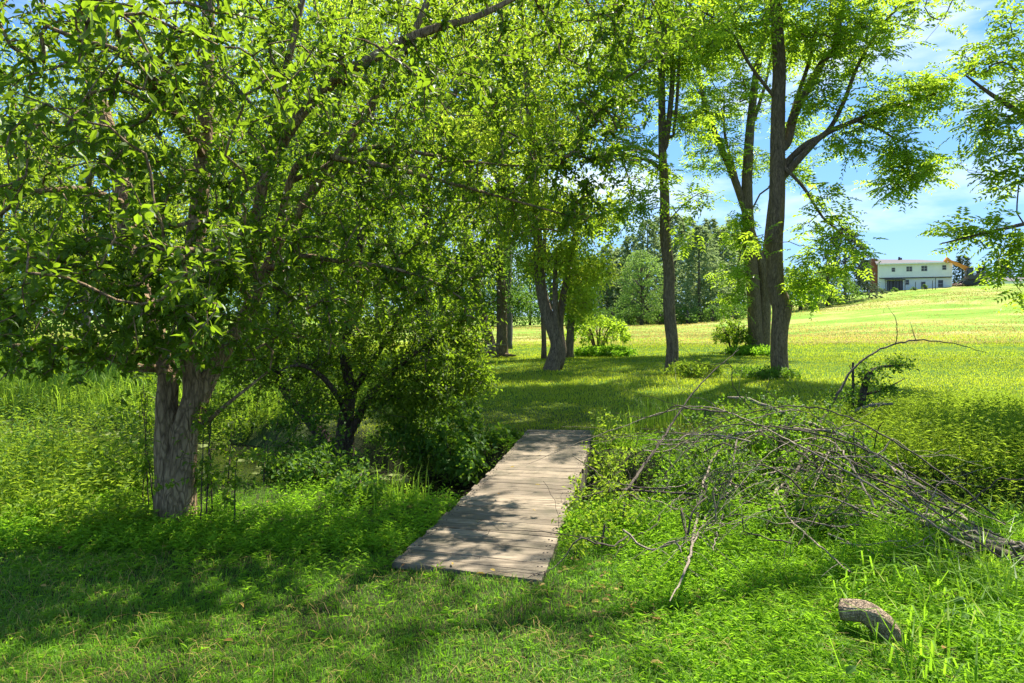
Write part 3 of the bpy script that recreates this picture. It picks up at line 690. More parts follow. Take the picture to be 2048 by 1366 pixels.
# ---- slender walnut
D3 = 18.5
S = Skel()
S.path(pth([(1342, 760, D3), (1342, 745, D3), (1345, 690, D3), (1338, 620, D3), (1338, 540, D3), (1330, 470, D3), (1329, 380, D3), (1325, 300, D3), (1323, 150, D3), (1322, 10, D3), (1318, -150, D3), (1300, -380, D3)]),
       [0.224, 0.181, 0.163, 0.159, 0.150, 0.138, 0.125, 0.107, 0.090, 0.077, 0.052, 0.017], step=.22, att=.5)
S.path(pth([(1328, 345, D3), (1300, 322, D3 - .3), (1262, 312, D3 - .5), (1225, 290, D3 - .8), (1200, 240, D3 - 1)]), [.06, .05, .04, .03, .015], join=True, att=.2)
S.path(pth([(1327, 320, D3), (1290, 300, D3 + .3), (1255, 293, D3 + .5), (1210, 300, D3 + .7)]), [.06, .045, .035, .02], join=True, att=.2)
S.path(pth([(1330, 300, D3), (1338, 240, D3 - .1), (1345, 150, D3 - .1), (1342, 60, D3 - .1), (1350, -100, D3)]), [.08, .075, .065, .055, .02], join=True, att=.2)
S.path(pth([(1346, 280, D3), (1354, 200, D3 - .1), (1364, 60, D3 - .2), (1390, -80, D3)]), [.045, .045, .035, .015], join=True, att=.2)
S.path(pth([(1332, 450, D3), (1352, 425, D3 - .3), (1385, 395, D3 - .6), (1412, 380, D3 - .8)]), [.022, .018, .012, .006], join=True, att=.3)
T = blobs([(1370, 60, 12.5, .9, 24), (1320, -40, 12, 1.2, 34), (1440, -20, 12.5, 1.0, 26), (1300, 130, 18.5, 1.6, 130), (1230, 180, 18.0, 1.3, 90), (1240, 300, 17.8, .9, 60), (1390, 90, 18.2, 1.1, 80), (1340, 30, 18.5, 1.6, 110), (1380, 250, 18.3, .7, 32), (1330, 340, 18.2, .5, 22), (1270, 400, 17.8, .7, 36),
           (1400, 400, 17.9, .45, 18), (1370, 470, 18, .3, 8), (1310, -120, 18.5, 2.2, 150), (1200, -60, 18, 2, 110), (1230, 440, 17.6, .6, 26), (1300, -350, 18.5, 2.2, 90)])
S.grow(T, step=.3, sag=.05, wob=.03)
make_tree('walnut_tree', 'slender slightly curved walnut tree with two small branch stubs on its bare trunk', 'tree', P(1342, 750, D3), S, M['bark_walnut'], M['leaf_walnut'],
          kind=6, per=2, L=.5, W=.125, tip=.006, hang=.05, rough=.03, back=2, spread=.12, group='walnut trees at the lawn edge')

# ---- twin-stemmed walnut behind
D4 = 30.0
S = Skel()
S.path(pth([(1513, 712, D4), (1513, 690, D4), (1508, 600, D4), (1500, 500, D4), (1494, 400, D4), (1497, 300, D4), (1503, 230, D4), (1512, 150, D4), (1530, 60, D4), (1545, -80, D4), (1560, -260, D4)]), [0.473, 0.344, 0.292, 0.275, 0.241, 0.206, 0.172, 0.155, 0.129, 0.086, 0.026], step=.35, att=.4)
S.path(pth([(1522, 712, D4 + .2), (1528, 680, D4), (1530, 600, D4), (1526, 545, D4), (1506, 475, D4), (1487, 410, D4), (1462, 340, D4), (1440, 290, D4), (1410, 210, D4), (1392, 120, D4), (1380, 20, D4), (1370, -140, D4)]), [0.344, 0.258, 0.232, 0.224, 0.172, 0.163, 0.155, 0.129, 0.103, 0.086, 0.060, 0.017], step=.35, att=.45)
S.path(pth([(1528, 560, D4), (1536, 480, D4 + .2), (1548, 380, D4 + .3), (1572, 270, D4 + .4), (1590, 200, D4 + .5)]), [.2, .18, .15, .12, .05], join=True, att=.5)
S.path(pth([(1474, 360, D4), (1450, 270, D4 + .8), (1448, 190, D4 + 1)]), [.08, .06, .03], join=True, att=.3)
S.path(pth([(1508, 240, D4), (1530, 170, D4 + .4), (1545, 100, D4 + .5)]), [.09, .07, .04], join=True, att=.3)
T = blobs([(1420, 120, 30, 3.0, 150), (1500, 40, 30, 3.0, 150), (1440, 300, 30, 1.6, 70), (1390, 230, 30, 1.5, 60), (1470, 200, 30, 1.8, 80), (1600, 100, 30.5, 2.0, 80), (1450, -120, 30, 4, 190), (1590, 260, 30.5, 1.0, 30), (1480, 480, 29.6, .5, 26),
           (1470, 550, 29.3, .7, 26), (1462, 600, 29.2, .5, 18), (1478, 440, 29.5, .4, 20), (1530, -260, 30, 4, 120), (1600, 340, 30.5, .8, 22), (1520, 330, 30.5, 1.0, 30)])
S.grow(T, step=.5, sag=.05, wob=.05)
make_tree('walnut_tree', 'twin-trunked walnut tree standing behind the bulging one, its two stems joined at the foot', 'tree', P(1518, 700, D4), S, M['bark_walnut'], M['leaf_walnut'],
          kind=5, per=3, L=.58, W=.16, tip=.01, hang=.05, rough=.04, back=2, spread=.2, group='walnut trees at the lawn edge')

# ---- crooked, split tree with three stems (centre)
D5 = 20.0
S = Skel()
S.path(pth([(1103, 752, D5), (1106, 735, D5), (1115, 690, D5), (1098, 640, D5), (1083, 580, D5), (1076, 500, D5), (1072, 380, D5), (1060, 250, D5), (1050, 100, D5), (1040, -60, D5)]), [.36, .27, .21, .18, .16, .14, .12, .1, .07, .03], step=.22, att=.45)
S.path(pth([(1112, 735, D5), (1122, 700, D5), (1118, 650, D5 + .1), (1126, 600, D5 + .1), (1137, 540, D5 + .2), (1150, 470, D5 + .3), (1170, 380, D5 + .3)]), [.2, .16, .12, .11, .1, .08, .03], step=.22, att=.5)
S.path(pth([(1119, 690, D5), (1112, 640, D5 - .1), (1110, 570, D5 - .1), (1112, 500, D5 - .1)]), [.11, .09, .08, .03], step=.22, att=.7)
T = blobs([(1080, 420, 20, 1.6, 130), (1120, 500, 19.8, .9, 36), (1050, 530, 19.6, .6, 20), (1160, 550, 19.8, .5, 14), (1180, 430, 19.8, 1.2, 80), (1080, 250, 20, 2.2, 150), (1130, 90, 20, 2.4, 150), (980, 300, 20, 2.0, 110), (1010, 450, 20, 1.0, 60), (1050, -120, 20, 2.6, 120), (1170, 610, 19.8, .4, 22), (1200, 540, 20, .6, 26)])
S.grow(T, step=.3, sag=.04, wob=.04)
make_tree('field_tree', 'crooked three-stemmed tree on the lawn beyond the far end of the bridge', 'tree', P(1105, 741, D5), S, M['bark_walnut'], M['leaf_yellow'],
          per=26, L=.15, W=.07, tip=.006, hang=.2, rough=.06, back=2, spread=.2, group='trees on the lawn beyond the bridge')

def simple_tree(name, label, trunks, bl, bark, leaf, step=.4, group=None, cat='tree', base=None, att=.45, **kw):
    S = Skel(20000)
    for pts, rad in trunks: S.path(pth(pts), rad, step=step, att=att)
    S.grow(blobs(bl), step=step * 1.3, sag=.04, wob=.04)
    q = trunks[0][0][0]; c = P(*q); c[2] = gz(c[0], c[1])
    return make_tree(name, label, cat, c, S, bark, leaf, back=2, group=group, **kw)

simple_tree('field_tree', 'thin straight pole-like tree right behind the crooked three-stemmed one', [([(1088, 722, 25), (1088, 690, 25), (1086, 600, 25), (1090, 450, 25), (1095, 250, 25)], [.12, .09, .085, .07, .02])],
            [(1090, 420, 25, 1.2, 50), (1095, 280, 25, 1.6, 70), (1085, 540, 25, .8, 26)], M['bark_walnut'], M['leaf_far'], per=24, L=.17, W=.085, tip=.01, spread=.22, group='trees on the lawn beyond the bridge')
simple_tree('field_tree', 'short leafy tree with a dark trunk, left of the round bush on the lawn', [([(1138, 720, 26), (1139, 700, 26), (1142, 640, 26), (1146, 580, 26), (1150, 480, 26)], [.2, .16, .14, .11, .03])],
            [(1150, 590, 26, .9, 60), (1165, 630, 26, .6, 36), (1140, 520, 26, 1.3, 70), (1175, 560, 26, .8, 40)], M['bark_walnut'], M['leaf_walnut'], per=26, L=.15, W=.07, tip=.01, spread=.22, group='trees on the lawn beyond the bridge')
simple_tree('field_tree', 'straight tree with flared roots and a dead limb pile at its foot', [([(1005, 722, 27), (1004, 705, 27), (1004, 660, 27), (1003, 600, 27), (1000, 540, 27), (1000, 420, 27), (1010, 250, 27), (1020, 60, 27)], [.38, .25, .21, .19, .17, .14, .1, .03]), ([(1005, 712, 27), (1018, 711, 26.6), (1032, 711, 26.2)], [.15, .07, .02]), ([(1005, 712, 27), (990, 714, 26.5), (980, 716, 26.2)], [.12, .06, .02])],
            [(1000, 400, 27, 2.2, 110), (960, 520, 27, 1.2, 60), (1010, 200, 27, 2.8, 130), (1020, 20, 27, 3, 120), (1040, 600, 27, .5, 20), (960, 600, 27, .6, 22)], M['bark_walnut'], M['leaf_far'], per=26, L=.17, W=.085, tip=.01, spread=.25, group='trees on the lawn beyond the bridge')
simple_tree('field_tree', 'leaning tree crossing behind the straight one with flared roots', [([(988, 722, 28), (984, 700, 28), (968, 645, 28), (950, 570, 28), (935, 500, 28), (922, 430, 28), (900, 300, 28), (880, 120, 28)], [.3, .23, .2, .19, .17, .15, .1, .03])],
            [(920, 400, 28, 2.0, 100), (890, 240, 28, 2.8, 150), (930, 540, 28, .9, 40), (860, 60, 28, 3.2, 150), (900, 600, 28, .8, 30)], M['bark_walnut'], M['leaf_yellow'], per=26, L=.17, W=.085, tip=.01, spread=.25, group='trees on the lawn beyond the bridge')

# ---- right-hand tree: trunk just outside the frame, crown reaching in and arching overhead
S = Skel()
S.path([[9.6, 9.6, -.1], [9.4, 9.6, 1.5], [9.3, 9.7, 3.2], [9.2, 9.9, 5.2], [9.0, 10.1, 7.5], [8.8, 10.2, 10.5]], [.30, .25, .23, .2, .15, .04], step=.25, att=.3)
S.path([[9.3, 9.7, 3.4], [8.9, 10.0, 3.3], P(2048, 448, 10.4), P(1960, 468, 10.4), P(1880, 488, 10.4)], [.06, .045, .03, .02, .008], join=True, att=.3)
S.path([[9.2, 9.9, 4.4], P(2100, 250, 10.6), P(2000, 200, 10.8), P(1930, 150, 10.9)], [.07, .05, .035, .015], join=True, att=.2)
S.path([[9.2, 9.9, 5.4], [7.6, 9.0, 6.6], [5.8, 8.2, 7.4], [3.8, 7.6, 7.8], [1.8, 7.4, 8.0]], [.11, .09, .07, .05, .02], join=True, att=.2)
S.path([[9.3, 9.8, 4.6], [8.0, 8.0, 5.8], [6.5, 6.4, 6.5], [5.0, 5.2, 7.0], [3.4, 4.4, 7.2]], [.09, .07, .05, .035, .015], join=True, att=.2)
T = blobs([(2010, 110, 10.8, .75, 60), (2030, 220, 10.7, .7, 55), (1990, 310, 10.6, .55, 36), (2020, 350, 10.5, .5, 30), (1915, 455, 10.4, .2, 12), (1965, 462, 10.4, .3, 20), (2030, 485, 10.3, .4, 28), (2015, 535, 10.2, .25, 14), (1950, 250, 10.7, .4, 16), (2035, 30, 10.8, .3, 10), (2035, 590, 10.2, .12, 5),
           (None, (5.6, 8.4, 7.6), 0, 1.6, 60, .5), (None, (2.8, 7.8, 8.2), 0, 1.5, 35, .5), (None, (5.2, 5.6, 7.2), 0, 1.6, 55, .5), (None, (3.0, 5.0, 7.4), 0, 1.4, 45, .5), (None, (8.6, 9.5, 8.5), 0, 2.4, 170, .8), (None, (7.8, 6.6, 7.0), 0, 1.6, 90, .5), (None, (10.5, 11, 5.5), 0, 2.0, 110, .8), (None, (8.2, 12.5, 8.0), 0, 2.0, 90, .7)])
S.grow(T, step=.25, sag=.05, wob=.02)
make_tree('walnut_tree', 'walnut tree outside the right edge, its leafy branches hanging above the house', 'tree', (9.6, 9.6, 0), S, M['bark_walnut'], M['leaf_walnut'],
          kind=6, per=2, L=.36, W=.09, tip=.004, hang=.08, rough=.03, back=2, spread=.08, group='walnut trees at the lawn edge')
# more of the row further right, outside the frame: they shade the lawn
for k, (x, y, h) in enumerate([(29, 24, 15), (22.5, 30, 16), (36, 34, 15), (17.5, 21.5, 13)]):
    S = Skel(12000); z0 = float(gz(x, y))
    if k == 3: x, y = 21.0, 19.5
    S.path([[x, y, z0 - .1], [x + .2, y, z0 + 4], [x, y + .2, z0 + 9], [x, y, z0 + h]], [.35, .28, .18, .04], step=.5, att=.35)
    S.grow(blobs([(None, (x, y, z0 + h * .62), 0, h * .30, 220, .9), (None, (x - 1, y - 1, z0 + h * .8), 0, h * .22, 120, .8)]), step=.7, sag=.05)
    if (x / y) < 0.76: continue
    make_tree('walnut_tree', 'walnut tree of the shading row beyond the right edge of the lawn', 'tree', (x, y, z0), S, M['bark_walnut'], M['leaf_walnut'], per=30, L=.26, W=.12, tip=.01, spread=.35, back=2, group='walnut trees right of the lawn')

# ---- trees behind the apple tree on the left meadow
def meadow_tree(label, px, D, h, r, n, leaf, tr=.2, lean=0, low=.3, per=22, L=.15, group='trees across the left meadow'):
    c = P(px, HYP, D); z0 = float(gz(c[0], c[1])); x, y = c[0], c[1]
    S = Skel(25000)
    S.path([[x, y, z0 - .1], [x + lean * .3, y, z0 + h * .3], [x + lean * .7, y + .3, z0 + h * .6], [x + lean, y, z0 + h]], [tr * 1.25, tr, tr * .6, .02], step=.4, att=low)
    for q in range(4):
        a = q * 1.7 + R.uniform(0, 1)
        S.path([[x + lean * .4, y, z0 + h * (.3 + .08 * q)], [x + math.cos(a) * r * .5, y + math.sin(a) * r * .5, z0 + h * (.5 + .08 * q)], [x + math.cos(a) * r * .8, y + math.sin(a) * r * .8, z0 + h * (.62 + .08 * q)]], [tr * .5, tr * .35, .02], join=True, step=.4, att=.2)
    bl = []
    for q in range(9):
        a = q * 2.4; hh = low + .08 + (0.93 - low) * q / 9
        rr = r * math.sin(math.pi * (0.22 + 0.66 * q / 9))
        bl.append((None, (x + lean * hh + math.cos(a) * rr * .55, y + math.sin(a) * rr * .55, z0 + h * hh), 0, r * .55 * R.uniform(.8, 1.2), n // 9, .75))
    S.grow(blobs(bl), step=.5, sag=.05, wob=.05)
    return make_tree('meadow_tree', label, 'tree', (x, y, z0), S, M['bark_far'], leaf, per=per, L=L, W=L * .5, tip=.008, spread=L * 1.6, back=2, group=group)
meadow_tree('broad bright green tree seen through the apple branches at the far left', -120, 29, 12, 5.5, 620, M['leaf_yellow'], .2, low=.18, per=26)
meadow_tree('tall yellow-green tree filling the gap left of the apple trunk', 170, 33, 15, 6.0, 700, M['leaf_yellow'], .22, low=.2, per=26)
meadow_tree('spreading yellow-green tree between the two main apple stems', 430, 31, 15, 5.6, 700, M['leaf_yellow'], .2, low=.2, per=26)
meadow_tree('dense tree behind the low thorn tree', 650, 21, 12, 4.2, 620, M['leaf_walnut'], .18, low=.2, per=26)
meadow_tree('tall tree behind the thorn tree, nearest to the lawn', 850, 24, 14, 4.2, 640, M['leaf_yellow'], .22, low=.28, per=26)
meadow_tree('tall tree whose crown closes the sky above the low thorn tree', 560, 27, 17, 5.5, 620, M['leaf_walnut'], .3, low=.3, per=26, L=.2)
meadow_tree('very tall tree behind the crooked three-stemmed one', 1010, 33, 20, 5.5, 520, M['leaf_far'], .3, low=.4, per=26, L=.24)
meadow_tree('wide dark tree at the back of the meadow, farthest left', -10, 42, 15, 8, 520, M['leaf_far'], .35, low=.1, per=28, L=.34)
meadow_tree('wide dark tree at the back of the meadow, left of the apple trunk', 260, 48, 16, 8, 520, M['leaf_far'], .35, low=.1, per=28, L=.36)
meadow_tree('wide dark tree at the back of the meadow, right of the apple trunk', 520, 50, 16, 8, 520, M['leaf_far'], .35, low=.1, per=28, L=.36)
meadow_tree('wide dark tree at the back of the meadow, behind the thorn tree', 760, 58, 17, 8, 480, M['leaf_far'], .35, low=.1, per=28, L=.36)

# ================================================================ FAR TREES
def conifer(label, px, D, h, r, leaf, group, z0=None, dens=1.0):
    c = P(px, HYP, D); x, y = c[0], c[1]; z0 = float(gz(x, y)) if z0 is None else z0
    root = empty('conifer_tree', (x, y, z0), label, 'conifer', group)
    g = Geo(); g.tube([[x, y, z0 - .2], [x, y, z0 + h * .5], [x, y, z0 + h]], [.28, .18, .03], 7); g.build('trunk', M['bark_far'], root, smooth=True)
    g = Geo(); nb = int(95 * dens)
    for k in range(nb):
        f = 0.05 + 0.95 * (k / nb) ** 1.0; a = k * 2.399 + R.uniform(-.4, .4)
        Lb = r * 1.12 * (1 - f) ** .6 * R.uniform(.65, 1.15) + .3
        q = 26
        u = R.uniform(.15, 1, q) ** .7
        px_ = x + math.cos(a) * Lb * u; py_ = y + math.sin(a) * Lb * u
        zz = z0 + h * f + Lb * (.12 * u - .28 * u * u) + R.normal(size=q) * .10
        sp = R.normal(size=(q, 3)) * np.array([.28, .28, .05]) * (Lb / r + .3)
        pos = np.stack([px_, py_, zz], 1) + sp
        d = np.stack([np.full(q, math.cos(a)), np.full(q, math.sin(a)), np.full(q, -.12)], 1) + R.normal(size=(q, 3)) * .5
        add_leaves(g, pos, d, up_normals(q, .7), R.uniform(.45, .9, q), R.uniform(.16, .34, q), np.clip(R.uniform(0, 1) * .5 + R.uniform(0, .5, q), 0, 1))
    g.build('crown', leaf, root)
    return root
def far_tree(label, px, D, h, r, leaf, group=None, n=30, k=150, L=.42, low=.12, name='field_tree', z0=None, squash=1.0):
    c = P(px, HYP, D); x, y = c[0], c[1]; z0 = float(gz(x, y)) if z0 is None else z0
    root = empty(name, (x, y, z0), label, 'tree', group)
    g = Geo(); g.tube([[x, y, z0 - .2], [x + .2, y, z0 + h * .4], [x, y, z0 + h * .85]], [.3, .22, .05], 7)
    ctr = []
    for q in range(n):
        f = low + (1 - low) * (q + .5) / n; a = q * 2.399
        rr = r * math.sin(math.pi * min(.97, .16 + .8 * (f - low) / (1 - low))) * R.uniform(.45, .95)
        p = np.array([x + math.cos(a) * rr, y + math.sin(a) * rr, z0 + h * f]); ctr.append(p)
        g.tube([[x, y, z0 + h * f * .7], (np.array([x, y, z0 + h * f * .8]) + p) / 2, p], [.09, .06, .02], 4)
    g.build('trunk', M['bark_far'], root, smooth=True)
    g = Geo()
    for p in ctr:
        pos = p + nrm(R.normal(size=(k, 3))) * (R.uniform(0, 1, k) ** .4)[:, None] * np.array([1, 1, .7 * squash]) * r * .36 * R.uniform(.75, 1.2)
        d = R.normal(size=(k, 3)); d[:, 2] -= .3
        add_leaves(g, pos, d, up_normals(k, .6), L * R.uniform(.6, 1.2, k), L * .55 * R.uniform(.7, 1.2, k), np.clip(R.uniform(0, .5) + R.uniform(0, .5, k), 0, 1))
    g.build('crown', leaf, root)
    return root
ORD = ['leftmost', 'second from the left', 'third from the left', 'fourth from the left', 'fifth from the left', 'sixth from the left', 'seventh from the left', 'eighth from the left', 'ninth from the left', 'tenth from the left']
G1 = 'tall pines at the far edge of the field'
conifer('broad blue-green pine standing right of the slender walnut trunk, its branches down to the grass', 1398, 104, 14.5, 5.2, M['needle'], G1, dens=1.7)
conifer('tall pine partly behind the slender walnut trunk', 1350, 112, 17.5, 4.6, M['needle'], G1, dens=1.5)
conifer('tall pine directly behind the light green tree', 1295, 116, 17.5, 5.0, M['needle'], G1, dens=1.5)
conifer('thin pine with bare lower trunk left of the light green tree', 1215, 118, 14, 2.8, M['needle'], G1, dens=.9)
conifer('pine between the broad pine and the twin-trunked walnut', 1440, 110, 14.5, 4.6, M['needle'], G1, dens=1.5)
conifer('pine mostly hidden behind the twin-trunked walnut', 1490, 118, 13.5, 4.2, M['needle'], G1, dens=1.2)
for q_, (px, D, h, r) in enumerate(((1240, 128, 14, 3.6), (1262, 124, 16, 4.2), (1320, 124, 19, 4.2), (1375, 122, 18, 5.0), (1420, 120, 17, 4.6), (1465, 124, 16.5, 4.4))):
    conifer('tall pine in the back rank behind the other pines, ' + ORD[q_], px, D, h, r, M['needle'], 'back rank of pines', dens=1.5)
conifer('dark layered spruce on the slope left of the house', 1690, 112, 12.0, 5.4, M['needle_dark'], None, dens=1.3)
conifer('smaller dark pine just left of the brick chimney', 1735, 150, 7.5, 3.6, M['needle_dark'], None, dens=1.0)
far_tree('rounded light green tree in front of the pines', 1283, 98, 10.5, 4.0, M['leaf_willow'], None, n=44, k=120, L=.36, low=.10, squash=.7)
far_tree('low rounded tree on the slope behind the bulging walnut', 1600, 100, 5.6, 3.8, M['leaf_far'], 'low trees on the slope left of the house', n=18, k=150, low=.12)
far_tree('low wide green tree below the dark spruce', 1655, 104, 5.6, 4.2, M['leaf_far'], 'low trees on the slope left of the house', n=18, k=150, low=.10)
far_tree('tiny round tree behind the hill line, right behind the bulging walnut', 1572, 128, 6.5, 2.2, M['leaf_far'], 'low trees on the slope left of the house', n=12, k=110, low=.15)
rowL = 'leafy tree in the row closing the far side of the field behind the trunks'
for k, px in enumerate([880, 915, 955, 985, 1022, 1060, 1100, 1140, 1180, 1240]):
    h = [14, 12, 15, 13, 16, 14, 13, 15, 12, 11][k]
    o = far_tree('leafy tree in the row closing the far side of the field, ' + ORD[k], px, 118 + (k * 37 % 17), h, 5.2, M['leaf_far'], 'leafy trees in the row across the field', n=26, k=130, L=.5, low=.04)
for k, px in enumerate([60, 160, 330, 440, 600, 700, 820]):
    far_tree('leafy tree in the dim row far behind the left meadow, ' + ORD[k], px, 78 + (k * 23 % 19), 12, 7.0, M['leaf_far'], 'trees far behind the left meadow', n=20, k=120, L=.6, low=.03)
for k, (px, D, h) in enumerate([(1925, 165, 9.5), (1965, 172, 7.5), (2010, 168, 8.5), (2055, 172, 8)]):
    conifer('dark pine showing over the rubble right of the house, ' + ORD[k], px, D, h, 2.6, M['needle_dark'], 'dark pines behind the demolished end of the house', dens=.7)
# scrub along the foot of the pines
for k, (px, D, r) in enumerate([(1150, 110, 1.6), (1190, 108, 2.0), (1225, 103, 2.0), (1255, 100, 1.6), (1320, 99, 1.5), (1375, 98, 1.8), (1425, 97, 1.6), (1470, 96, 1.6), (1510, 97, 1.5)]):
    far_tree('low scrub bush at the foot of the pines, ' + ORD[k], px, D, r * 1.3, r * 1.3, M['leaf_far'], 'scrub bushes along the foot of the pines', n=7, k=120, L=.3, low=.1, name='scrub_bush')

# ================================================================ BUSHES on the lawn
def bush(name, label, px, py, D, r, h, leaf, stems=16, n=160, per=16, L=.08, arch=.6, bark=None, group=None, tall=.95, open_=0.0):
    c = P(px, py, D); x, y = c[0], c[1]; z0 = float(gz(x, y))
    S = Skel(20000)
    for k in range(stems):
        a = k * 2.4 + R.uniform(0, .5); q = R.uniform(.35, 1)
        S.path([[x + math.cos(a) * .05, y + math.sin(a) * .05, z0 - .05], [x + math.cos(a) * r * q * .4, y + math.sin(a) * r * q * .4, z0 + h * .55], [x + math.cos(a) * r * q * .85, y + math.sin(a) * r * q * .85, z0 + h * (tall - .35 * q * arch)]], [.018, .013, .005], step=.12, att=.35)
    q = nrm(R.normal(size=(n, 3))); q[:, 2] = np.abs(q[:, 2]) * .95 + .05
    T = np.array([x, y, z0 + h * .28]) + q * np.array([r, r, h * .70]) * R.uniform(.55 + open_, 1, (n, 1))
    S.grow(T, step=.14, sag=.06, wob=.012)
    return make_tree(name, label, 'bush', (x, y, z0), S, bark or M['bark_dark'], leaf, per=per, L=L, W=L * .5, tip=.003, spread=.05, back=2, group=group, leaf_name='foliage')
bush('round_bush', 'round yellow-green bush with bare fanning stems on the lawn, left of the slender walnut', 1197, 697, 28, 1.45, 1.75, M['leaf_walnut'], n=170, per=15, L=.13, stems=26, open_=.2)
bush('round_bush', 'dark green bush growing against the foot of the twin-trunked walnut', 1466, 697, 30, .95, 1.55, M['leaf_shrub'], n=150, per=18, L=.12)
bush('low_bush', 'low spreading green patch of shrub at the foot of the round bush', 1210, 708, 27.5, 1.3, .38, M['cover'], n=240, per=16, L=.14, stems=12)
bush('low_bush', 'low leafy patch around the foot of the twin-trunked walnut', 1510, 708, 29, 1.3, .35, M['cover'], n=240, per=16, L=.14, stems=12)
bush('low_bush', 'bright seedling clump at the foot of the slender walnut', 1385, 752, 17.6, .75, .38, M['weed'], n=150, per=16, L=.08, stems=12)
bush('low_bush', 'dark leafy clump around the foot of the bulging walnut', 1530, 752, 17.4, .9, .25, M['bramble'], n=190, per=16, L=.08, stems=12)

# ================================================================ HOUSE on the hill
zb = float(gz(72, 128)) - 0.2
HL = np.array([69.6, 129.5]); HR = np.array([80.6, 125.0])
hd = nrm(np.array([*(HR - HL), 0])); hn = np.array([hd[1], -hd[0], 0.0])       # along the facade, out of the facade (towards the viewer)
hl = float(np.linalg.norm(HR - HL)); hrz = math.atan2(hd[1], hd[0])
H0 = np.array([HL[0], HL[1], 0])
zbot = 1.6 + (HYP - 583) / FPX * 128
house = empty('house', (*((HL + HR) / 2), zbot), 'white two-storey house on the hill with its right end being torn down', 'house')
def hp(s, o, z): return H0 + hd * s + hn * o + np.array([0, 0, zbot + z])
def hbox(g, s0, s1, o0, o1, z0, z1):
    g.box(hp((s0 + s1) / 2, (o0 + o1) / 2, (z0 + z1) / 2), (abs(s1 - s0), abs(o1 - o0), abs(z1 - z0)), rz=hrz)
def wall_with_holes(g, s0, s1, z0, z1, holes, o0, o1):
    """front wall between s0..s1 and z0..z1 with real window openings"""
    ss = sorted({s0, s1, *[h[0] for h in holes], *[h[1] for h in holes]})
    for a, b in zip(ss[:-1], ss[1:]):
        cut = [(h[2], h[3]) for h in holes if h[0] <= a + 1e-6 and h[1] >= b - 1e-6]
        z = z0
        for c0, c1 in sorted(cut):
            if c0 > z: hbox(g, a, b, o0, o1, z, c0)
            z = c1
        if z < z1: hbox(g, a, b, o0, o1, z, z1)
PH = 5.35; sc = hl / 150.0      # metres along the facade per photo pixel
def sx(px): return (px - 1748) / 157.0 * hl
lowW = [(sx(1807), sx(1814), 1.3, 2.15), (sx(1840), sx(1849), .6, 1.75), (sx(1876), sx(1886), .75, 2.0)]
upW = [(sx(1776), sx(1783), 3.75, 4.45), (sx(1808), sx(1820), 3.75, 4.6), (sx(1840), sx(1852), 3.75, 4.65), (sx(1884), sx(1892), 3.9, 4.7)]
door = (sx(1765), sx(1801), .15, 2.1)
g = Geo(); wall_with_holes(g, 0, hl, -.6, 2.55, lowW + [door], -.25, 0); hbox(g, 0, .25, -7.5, -.25, -.6, 2.55); hbox(g, hl - .25, hl, -7.5, -.25, -.6, 2.55); hbox(g, .25, hl - .25, -7.5, -7.25, -.6, 2.55)
g.build('lower_wall', M['white'], house)
g = Geo(); wall_with_holes(g, 0, hl, 2.55, 5.2, upW, .1, .35); hbox(g, 0, .25, -7.5, .1, 2.55, 5.2); hbox(g, hl - .25, hl, -7.5, .1, 2.55, 4.9); hbox(g, .25, hl - .25, -7.5, -7.25, 2.55, 5.2)
hbox(g, hl * .86, hl * .97, .1, .3, 5.2, 5.35)
g.build('upper_wall', M['white'], house)
g = Geo(); hbox(g, .25, hl - .25, -7.25, .1, 2.45, 2.6); g.build('floor_slab', M['trim_dark'], house)
g = Geo(); hbox(g, -.02, hl + .02, .35, .43, 2.5, 2.62); g.build('overhang_shade_strip', M['trim_dark'], house)  # thin dark strip standing in for the shade under the upper-storey overhang
# low gabled roof over the left part
g = Geo(); e = .5; rl = hl * .60
def quadbox(g, pts, th):
    q = np.array(pts); v = np.concatenate([q, q - [0, 0, th]])
    g.add(v, f4=[[0, 1, 2, 3], [7, 6, 5, 4], [0, 4, 5, 1], [1, 5, 6, 2], [2, 6, 7, 3], [3, 7, 4, 0]])
quadbox(g, [hp(-e, .35 + e, 5.25), hp(hl, .35 + e, 5.28), hp(rl, -3.6, 6.15), hp(-e, -3.6, 6.45)], .14)
quadbox(g, [hp(-e, -3.6, 6.45), hp(rl, -3.6, 6.15), hp(rl * .8, -8.0, 5.25), hp(-e, -8.0, 5.25)], .14)
rf = g.build('roof', M['roof'], house)
g = Geo(); hbox(g, -e, hl * .93, .36 + e, .46 + e, 5.08, 5.30); g.build('fascia', M['white'], rf)
g = Geo(); v = [hp(0, .34, 5.2), hp(0, -7.5, 5.2), hp(0, -3.6, 6.3), hp(.2, .34, 5.2), hp(.2, -7.5, 5.2), hp(.2, -3.6, 6.3)]
g.add(v, f3=[[0, 1, 2], [5, 4, 3]], f4=[[0, 3, 4, 1], [1, 4, 5, 2], [2, 5, 3, 0]]); g.build('gable', M['white'], house)
g = Geo(); hbox(g, sx(1797), sx(1801), -3.9, -3.4, 6.2, 6.75); hbox(g, sx(1802), sx(1805), -3.9, -3.5, 6.2, 6.6); g.build('roof_vent', M['trim_dark'], rf)
